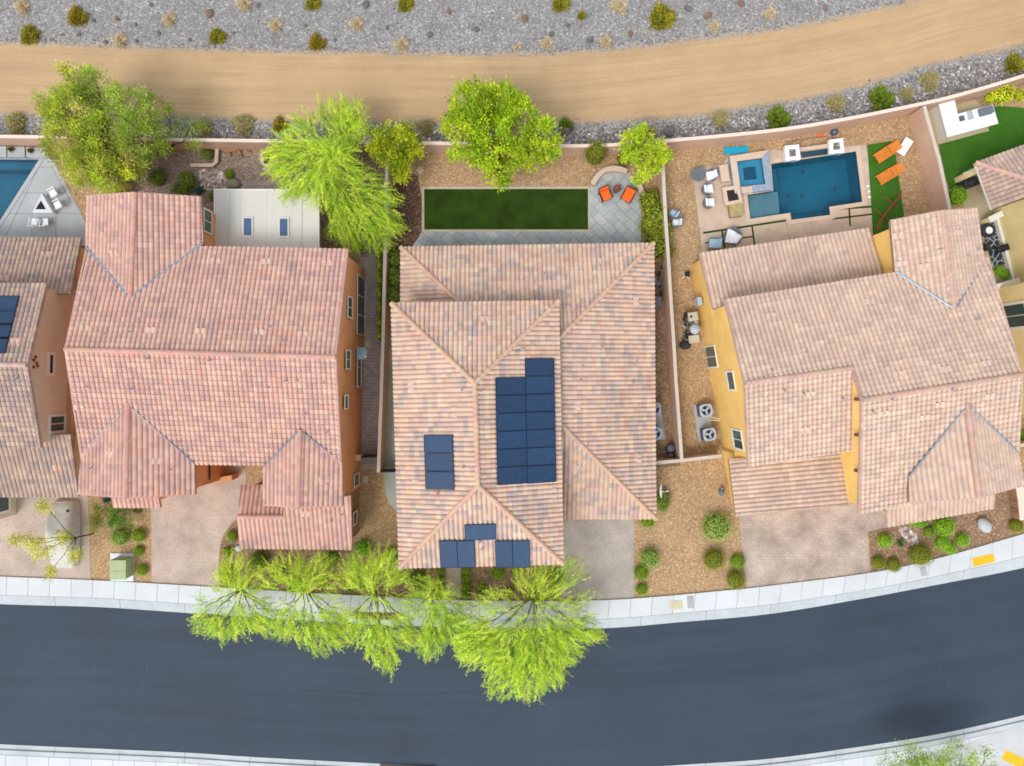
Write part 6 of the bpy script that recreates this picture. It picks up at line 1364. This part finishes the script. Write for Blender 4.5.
for a in (('olive',714.5,560,11.5,'largest round olive shrub beside the yellow house driveway'),('green',738,561.5,8.2,'small round shrub above the one at the driveway corner, yellow house'),('olive',736.5,580,10.2,'round shrub at the sidewalk corner of the yellow house driveway'),('green',641.5,573,8,'round shrub tucked under the loose light shrub by the grey driveway'),('green',642,589.5,6.6,'smallest round shrub at the sidewalk corner of the grey driveway')): shrub(*a, group=G1)
shrub('loose',717,527,15,'loose grey-green shrub near the yellow wall valve', G1, h=.8); shrub('loose',650,558.5,10.5,'loose light green shrub beside the grey driveway', G1); shrub('dark',663.5,500,9,'shrub under the white satellite dish', G1, sx=.8, sy=1.4); shrub('green',648,520,8.5,'shrub half hidden below the central roof corner', G1)
G2 = 'clipped shrubs in the right front yard'
for a in (('light',885.3,540.5,7.6,'bright round shrub at the upper left of the right front yard'),('olive',879,562.5,7.2,'left one of two olive shrubs at the driveway corner, right yard'),('olive',894.5,565,7.6,'right one of two olive shrubs at the driveway corner, right yard'),('olive',921.4,555.4,12,'largest olive dome shrub in the right front yard'),('green',929.5,532,6,'small shrub left of the tall bright round one, right yard'),('light',945,526.5,10.5,'tall bright round shrub close to the front roof eave'),('light',942.6,543,7.8,'bright shrub touching a squarish one by the sidewalk, left of the two'),('light',950.5,548.5,6.3,'squarish bright shrub right next to the sidewalk'),('light',963,540,7.2,'bright round shrub nearest the yellow tactile pad'),('olive',1017,525.5,7.5,'olive shrub right of the pale boulder')): shrub(*a, group=G2)
shrub('plain',918,522.5,7,'leafy green plant half under the front roof eave', G2, sx=1.4, sy=.7); shrub('plain',1021,436,6,'green plants at the right edge beside the return wall', 'edge plants', name='plant', cat='plant')
G3 = 'round shrubs in the left front bed'
for a in (('green',138.3,535.5,7.6,'top one of three round shrubs along the pink paved driveway'),('green',138.3,551,5.6,'middle and smallest of three round shrubs along the pink paved driveway'),('green',141.7,570.3,6.2,'bottom one of three round shrubs along the pink paved driveway'),('loose',119.5,537,9.5,'loose lime shrub above the green utility cabinet'),('dark',137.5,509.5,4.5,'small spiky plant below the left bay roof')): shrub(*a, group=G3)
G4 = 'shrubs under the street trees'
for a in (('green',232,536,6.2,'upper round shrub at the curved edge of the pink paved driveway'),('green',227,552,5.8,'lower round shrub at the curved edge of the pink paved driveway'),('dark',227,572,7,'shrub by the driveway under the left street tree, upper one'),('dark',226,581,6,'shrub by the driveway under the left street tree, nearest the sidewalk'),('dark',258,561,10,'dark shrub below the pink lower roof, left end'),('green',293.5,586,7.5,'green shrub at the sidewalk under the second street tree'),('plain',363,549,8.5,'leafy shrub right of the pink lower roof corner'),('dark',321,583,6.5,'dark shrub at the sidewalk between second and third street tree'),('dark',350,585,8,'dark shrub under the third street tree'),('dark',417.5,580,10,'big dark shrub left of the front door path'),('green',498,573,7,'shrub under the eave right of the front path'),('green',515,571.5,5,'small shrub under the eave left of the largest street tree'),('dark',481,590,7,'dark shrub at the sidewalk right of the front path'),('dark',556,578,9,'dark shrub at the corner of the grey driveway'),('olive',538,596,7,'olive shrub at the foot of the largest street tree'),('green',510,591,5,'small shrub left of the foot of the largest street tree'),('loose',392,556,9,'loose shrub at the left corner of the central house'),('loose',330,560,9,'loose shrub just below the pink lower roof'),('dark',276,572,7,'dark shrub between the first two street trees')): shrub(*a, group=G4)
for i, y in enumerate((570,578,586,594)): shrub('green',466,y,5.3,'clipped hedge shrub right of the front path, %s from the house'%ORD[i],'hedge along the front path')
for i, y in enumerate((571,579,587)): shrub('green',441,y,4.8,'clipped hedge shrub left of the front path, %s from the house'%ORD[i],'hedge along the front path')
G5 = 'shrubs behind the pink-roof house'
for a in (('dark',187,180,9.5,'dark leafy shrub beside the big tree, upper of the two above the gable'),('dark',180,191,9,'dark leafy shrub touching the pink gable roof edge'),('dark',157,178,9,'dark shrub in the shade of the big tree'),('dark',207,154,6.5,'dark shrub inside the L shaped planter'),('dark',267,155,5.5,'small dark shrub inside the U shaped planter'),('green',229,174,5.6,'small round ball shrub on the pale rocks'),('dark',213,196,5,'dark shrub squeezed beside the metal patio cover')): shrub(*a, group=G5)
for i,(x,y,r) in enumerate(((393,258,11),(393.5,276,12),(392,294,11))): shrub('dark',x,y,r,'dense green shrub between the vine wall and central eave, %s from the top'%ORD[i],'shrubs beside the vine wall',h=1.2)
for i,y in enumerate((252,266,280,294,308,322,335)): shrub('vinelight',380.5,y,5,'yellow-green vine clump on the left face of the vine wall, %s from the top'%ORD[i],'vine clumps on the wall',name='vine',cat='vine',sx=.7,sy=1.6,h=4.4)
for i,(x,y,r) in enumerate(((650,200,11),(656,214,13),(651,226,11),(661,232,12),(656,246,13),(667,251,8))): shrub('vine',x,y,r,'%s of six hedge shrubs right of the round patio, counted downwards'%ORD[i],'hedge right of the patio',h=1.4)
shrub('olive',596,152,11.5,'round olive shrub at the back wall above the curved seat', 'wall shrubs', h=2.7); shrub('dark',624,158,8,'brownish shrub between the round olive shrub and the lime tree', 'wall shrubs')
shrub('yellow',1003,93,11,'large yellow flowering shrub in the far right yard','yellow shrubs',h=1.0); shrub('yellow',991,97,6,'small yellow shrub left of the large one, far right yard','yellow shrubs'); shrub('yellow',1021,95,6,'yellow shrub cut by the right edge','yellow shrubs')
shrub('light',958,196,10,'bright round shrub beside the wide pale wall, far right','wall shrubs',h=1.2)
for i,(x,y) in enumerate(((993,274),(1000,270),(1005,274))): shrub('plain',x,y,5,'%s leafy courtyard plant beside the cream house wall'%('left','middle','right')[i],'courtyard plants',name='plant',cat='plant')
def rosette(px, py, r, cols, label, n=26, group=None, name='agave'):
    p = P(px, py, .2); s = r*.0705; t = thing(name, label, 'agave' if name == 'agave' else 'plant', (p.x, p.y, 0), group); mb = MB()
    for k in range(n):
        a = k*2.4; el = .25+.9*(1-k/n)*.9; ln = s*(1-.35*k/n); c = random.choice(cols); d = Vector((math.cos(a),math.sin(a),0)); sd = Vector((-d.y,d.x,0)); w = s*.13
        e = .15+1.1*k/n
        pts = [Vector((p.x,p.y,.05))+d*ln*tt*math.cos(e*(1-.2*tt))+Vector((0,0,ln*tt*math.sin(e))) for tt in (0.05,.5,1)]
        mb.add([pts[0]-sd*w*.6,pts[0]+sd*w*.6,pts[1]+sd*w,pts[1]-sd*w,pts[2],pts[1]-Vector((0,0,w*.5)),pts[0]-Vector((0,0,w*.3))],[[0,1,2,3],[3,2,4],[0,3,5,6],[6,5,2,1],[3,4,5],[5,4,2]],0,c)
    mb.build('leaf_rosette','leaf',t); return t
rosette(199,190,8,[C(104,128,112),C(84,108,96)],'blue-green agave beside the pink gable roof'); rosette(106,499.5,6.5,[C(120,144,126),C(98,122,106)],'blue-green agave just below the left eave, front bed')
rosette(901.5,543,6.5,[C(120,146,90),C(96,124,74)],'spiky green yucca on the pale rocks, right front yard',name='yucca')
rosette(13.5,150.5,4.6,[C(96,84,34),C(120,104,44)],'dark spiky plant on the middle planter slab',name='spiky_plant'); rosette(33,151.8,4.6,[C(96,90,34),C(120,110,44)],'dark spiky plant on the right planter slab',name='spiky_plant')
for n_ in ('spiky_plant','spiky_plant.001'): bpy.data.objects[n_].location.z += .35
# ---------------------------------------------------------------- desert bushes and rocks
def spray_mesh(n, cols, up, L, W, mat_, spread=1.0):
    cols = boost(cols, 1.6 if mat_ == 'leaf' else 1.25)
    pos=[];dr=[];cl=[];uu=[]
    for k in range(n):
        a=RNG.uniform(0,6.283); e=math.acos(RNG.uniform(up,1)); d=np.array([math.cos(a)*math.sin(e),math.sin(a)*math.sin(e),math.cos(e)*.8]); c=mixcol(cols,1,.2)[0]; ln=RNG.uniform(.6,1.02)*(1+.16*math.sin(3*a+n)+.1*math.sin(5*a))
        for tt in (.35,.6,.82,.95):
            m_=3; pos.append(d*ln*tt+RNG.normal(size=(m_,3))*.04); dr.append(d+RNG.normal(size=(m_,3))*.3); cl.append(c*(1+RNG.uniform(-.2,.2,(m_,1)))); uu.append(rv(m_)+np.array([0,0,.5]))
    pos=np.concatenate(pos); N=len(pos); o=leaves('crown',pos,np.concatenate(dr),np.concatenate(uu),L*RNG.uniform(.7,1.2,N),W,np.concatenate(cl),mat_); d=o.data; bpy.data.objects.remove(o)
    mb=MB(); mb.blob((0,0,.1),(.55,.55,.35),.1,2,flat=.4); c=mb.build('stems','stem' if mat_=='leaf' else 'stem_dry',smooth=True); d2=c.data; bpy.data.objects.remove(c); return d,d2
VAR['creosote']=spray_mesh(260,[C(142,136,34),C(120,118,28),C(160,150,50),C(104,104,30)],.1,.26,.07,'leaf'); VAR['rusty']=spray_mesh(260,[C(150,128,34),C(140,112,36),C(122,120,30)],.1,.26,.07,'leaf'); VAR['greener']=spray_mesh(260,[C(106,130,36),C(90,112,30),C(130,146,48)],.1,.28,.07,'leaf')
VAR['straw']=spray_mesh(300,[C(206,190,156),C(188,172,138),C(222,208,178)],.05,.2,.06,'dry_leaf'); VAR['sage']=spray_mesh(320,[C(172,164,112),C(156,150,100),C(188,178,130)],.05,.18,.06,'dry_leaf')
def row(items, fmt, group, name, h=.8):
    items=sorted(items,key=lambda a:a[1])
    for i,(k,x,y,r) in enumerate(items): shrub(k,x,y,r*1.08,fmt%ORD[i],group,name=name,h=h,cat='bush',sx=random.uniform(.86,1.08),sy=random.uniform(.86,1.08))
row([('rusty',75,15,10.5),('creosote',27,33,11.5),('creosote',216,35,9),('creosote',312,2,8),('rusty',316,41,8.6),('creosote',405,2,9),('creosote',561,2,9),('creosote',663,15,13.5)],'green desert bush on the grey slope above the track, %s from the left','green bushes above the dirt road','desert_bush')
row([('greener',780,117,14),('greener',884,97,14.5),('creosote',1017,62,10)],'green bush between the track and the right half of the wall, %s from the left','green bushes below the dirt road','desert_bush')
row([('straw',20,5,9),('straw',168,18,8),('straw',118,39,8),('straw',243,2,8.5),('straw',275,24,7.5),('straw',356,23,8),('straw',401,43,8.5),('straw',547,42,7.5),('straw',517,47,4.5),('straw',606,40,7.5),('straw',620,4,9.5),('straw',771,12,7),('straw',715,25,6.5),('creosote',582,15,5)],'dry straw tuft on the grey slope above the track, %s from the left','dry tufts above the dirt road','dry_tuft')
bt_=[o for o in COL.objects if o.get('label','').startswith('dry straw tuft') and o.children and o.children[0].data==VAR['creosote'][0]]
for o in bt_: o['label']='small yellow-green tuft between the dry tufts, right of top centre'
row([('sage',13,122,12.5),('sage',242,123,12.5),('sage',203,127,10),('sage',722,118,9.5),('sage',838,102,10.5),('sage',933,80,11.5),('sage',909,93,8.5),('sage',426,126,9),('sage',650,131,8)],'pale sage bush on the verge against the back wall, %s from the left','sage bushes along the back wall','sage_bush')
row([('rusty',279,124,9),('greener',566,124,8)],'olive bush half hidden by trees along the back wall, %s from the left','olive bushes along the back wall','desert_bush')
mat('rock_dark', C(112,106,104), 0.95, 0.2, 3, 0.15, 14, 0.4); mat('rock_brown', C(132,106,88), 0.95, 0.2, 3, 0.15, 14, 0.4)
RK=[(79,35,3,0),(52,40,2,0),(94,21,3,0),(106,42,3,0),(117,19,3.4,1),(136,25,2.6,0),(137,41,2.6,0),(159,34,3.2,0),(210,14,5.5,1),(63,35,2,0),(190,40,2.4,0),(151,5,2.8,0),(366,5,5,0),(449,12,3.6,1),(476,30,4.6,0),(387,28,2.8,0),(430,35,4,0),(306,26,2.6,0),(525,19,5,1),(552,34,3.4,0),(590,40,4.4,0),(630,34,4.4,1),(688,9,5,0),(708,16,4.6,1),(741,4,4.4,1),(258,6,3.4,0),(568,26,3,0),(335,40,2.6,0),(234,33,2.4,0),(825,8,4,1)]
RK.sort(); 
for i,(x,y,r,k) in enumerate(RK):
    p=P(x,y,0); s=r*.058; mb=MB(); mb.M=Matrix.Translation((p.x,p.y,s*.25))@Matrix.Rotation(random.uniform(0,3),4,'Z'); mb.blob((0,0,0),(s,s*random.uniform(.65,.9),s*.6),.16,2,flat=.5)
    o=mb.build('rock','rock_brown' if k else 'rock_dark'); n_=i+1
    lb='%s rock on the grey slope above the track, %s from the left'%('brown' if k else 'dark',(ORD[i] if i<20 else ORD[len(RK)-1-i]) ) 
    if i>=20: lb=lb.replace('from the left','from the right') if ORD[len(RK)-1-i]!='first' else lb.replace('first from the left','rightmost of all')
    tag(o,lb,'rock','rocks above the dirt road')
p=P(669.5,131.5,.2); mb=MB(); mb.blob((p.x,p.y,.2),(.45,.4,.35),.16,2,flat=.5); tag(mb.build('rock','rock_dark'),'large dark rock against the back wall beside the small lime tree','rock')
p=P(566,131,.2); mb=MB(); mb.blob((p.x,p.y,.15),(.35,.3,.3),.16,2,flat=.5); tag(mb.build('rock','rock_dark'),'dark rock on the verge right of the bright lime tree','rock')
def pebbles(name, pts, size, cols, label):
    N=len(pts); pts=np.asarray(pts); s=size*RNG.lognormal(0,.45,N); a=RNG.uniform(0,6.283,N); v=np.zeros((N,5,3))
    for k in range(4):
        v[:,k,0]=pts[:,0]+np.cos(a+k*1.571)*s*RNG.uniform(.6,1,N); v[:,k,1]=pts[:,1]+np.sin(a+k*1.571)*s*RNG.uniform(.6,1,N); v[:,k,2]=pts[:,2]-.01
    v[:,4,0]=pts[:,0]+s*RNG.normal(0,.2,N); v[:,4,1]=pts[:,1]+s*RNG.normal(0,.2,N); v[:,4,2]=pts[:,2]+s*.6
    f=np.array([[0,1,4],[1,2,4],[2,3,4],[3,0,4]])[None]+(np.arange(N)*5)[:,None,None]
    me=bpy.data.meshes.new(name); me.from_pydata(v.reshape(-1,3).tolist(),[],f.reshape(-1,3).tolist()); ca=me.color_attributes.new('Col','FLOAT_COLOR','CORNER'); c4=np.concatenate([mixcol(cols,N,.2),np.ones((N,1))],1); ca.data.foreach_set('color',np.repeat(c4,12,0).ravel()); me.materials.append(M['pebble'])
    o=bpy.data.objects.new(name,me); COL.objects.link(o); return tag(o,label,'gravel',kind='stuff')
mat('pebble',(.5,.5,.5),.9,.1,3,attr=True)
GR=[C(186,184,182),C(138,138,142),C(104,104,110),C(160,156,152),C(220,218,214)]
def yat(line,x): 
    for (a,b),(c,d) in zip(line,line[1:]):
        if a<=x<=c: return b+(d-b)*(x-a)/max(1e-6,c-a)
    return line[-1][1]
pp=[]
while len(pp)<5200:
    x=random.uniform(-160,1180); y=random.uniform(-60,62); e=yat(up_edge,x)
    if y<e-1+abs(random.gauss(0,3))-2: pp.append(P(x,y,.008))
while len(pp)<9000:
    x=random.uniform(-160,1180); lo,hi=yat(dn_edge,x)-2,yat(wall_px,x)-3
    y=random.uniform(lo,hi)
    if y>lo: pp.append(P(x,y,.008))
pebbles('desert_pebbles',pp,.045,GR,'loose grey and white stones scattered on the desert gravel')
# ================================================================ light, sky, camera
w=bpy.data.worlds.new('World'); SC.world=w; w.use_nodes=True; nt=w.node_tree; bg=nt.nodes['Background']
sky=nt.nodes.new('ShaderNodeTexSky'); sky.sky_type='NISHITA'; sky.sun_disc=False
EL,AZ=R(56),R(218)      # sun from the lower left of the picture
sky.sun_elevation=EL; sky.sun_rotation=AZ; sky.air_density=1.0; sky.dust_density=2.5; sky.ozone_density=1.0; sky.altitude=700
hs=nt.nodes.new('ShaderNodeHueSaturation'); hs.inputs['Saturation'].default_value=.28
nt.links.new(sky.outputs[0],hs.inputs['Color']); nt.links.new(hs.outputs[0],bg.inputs['Color']); bg.inputs['Strength'].default_value=SKY
l=bpy.data.lights.new('sun','SUN'); l.energy=SUN; l.angle=R(22); l.color=(1,.975,.94)
s=bpy.data.objects.new('sun',l); COL.objects.link(s)
dirv=Vector((math.sin(AZ)*math.cos(EL),math.cos(AZ)*math.cos(EL),math.sin(EL))); s.rotation_euler=dirv.to_track_quat('Z','Y').to_euler(); s.location=dirv*80
cam=bpy.data.cameras.new('camera'); cam.sensor_width=36; cam.lens=F/1024*36; cam.clip_end=2000; cam.clip_start=.5
c=bpy.data.objects.new('camera',cam); COL.objects.link(c); c.location=(0,0,H); SC.camera=c
vs=SC.view_settings; vs.view_transform='Standard'; vs.look='None'; vs.exposure=EXPO; vs.gamma=1
SC.cycles.filter_width=1.7; SC.cycles.max_bounces=6; SC.cycles.transparent_max_bounces=8; SC.cycles.use_denoising=True; SC.cycles.caustics_reflective=False; SC.cycles.caustics_refractive=False
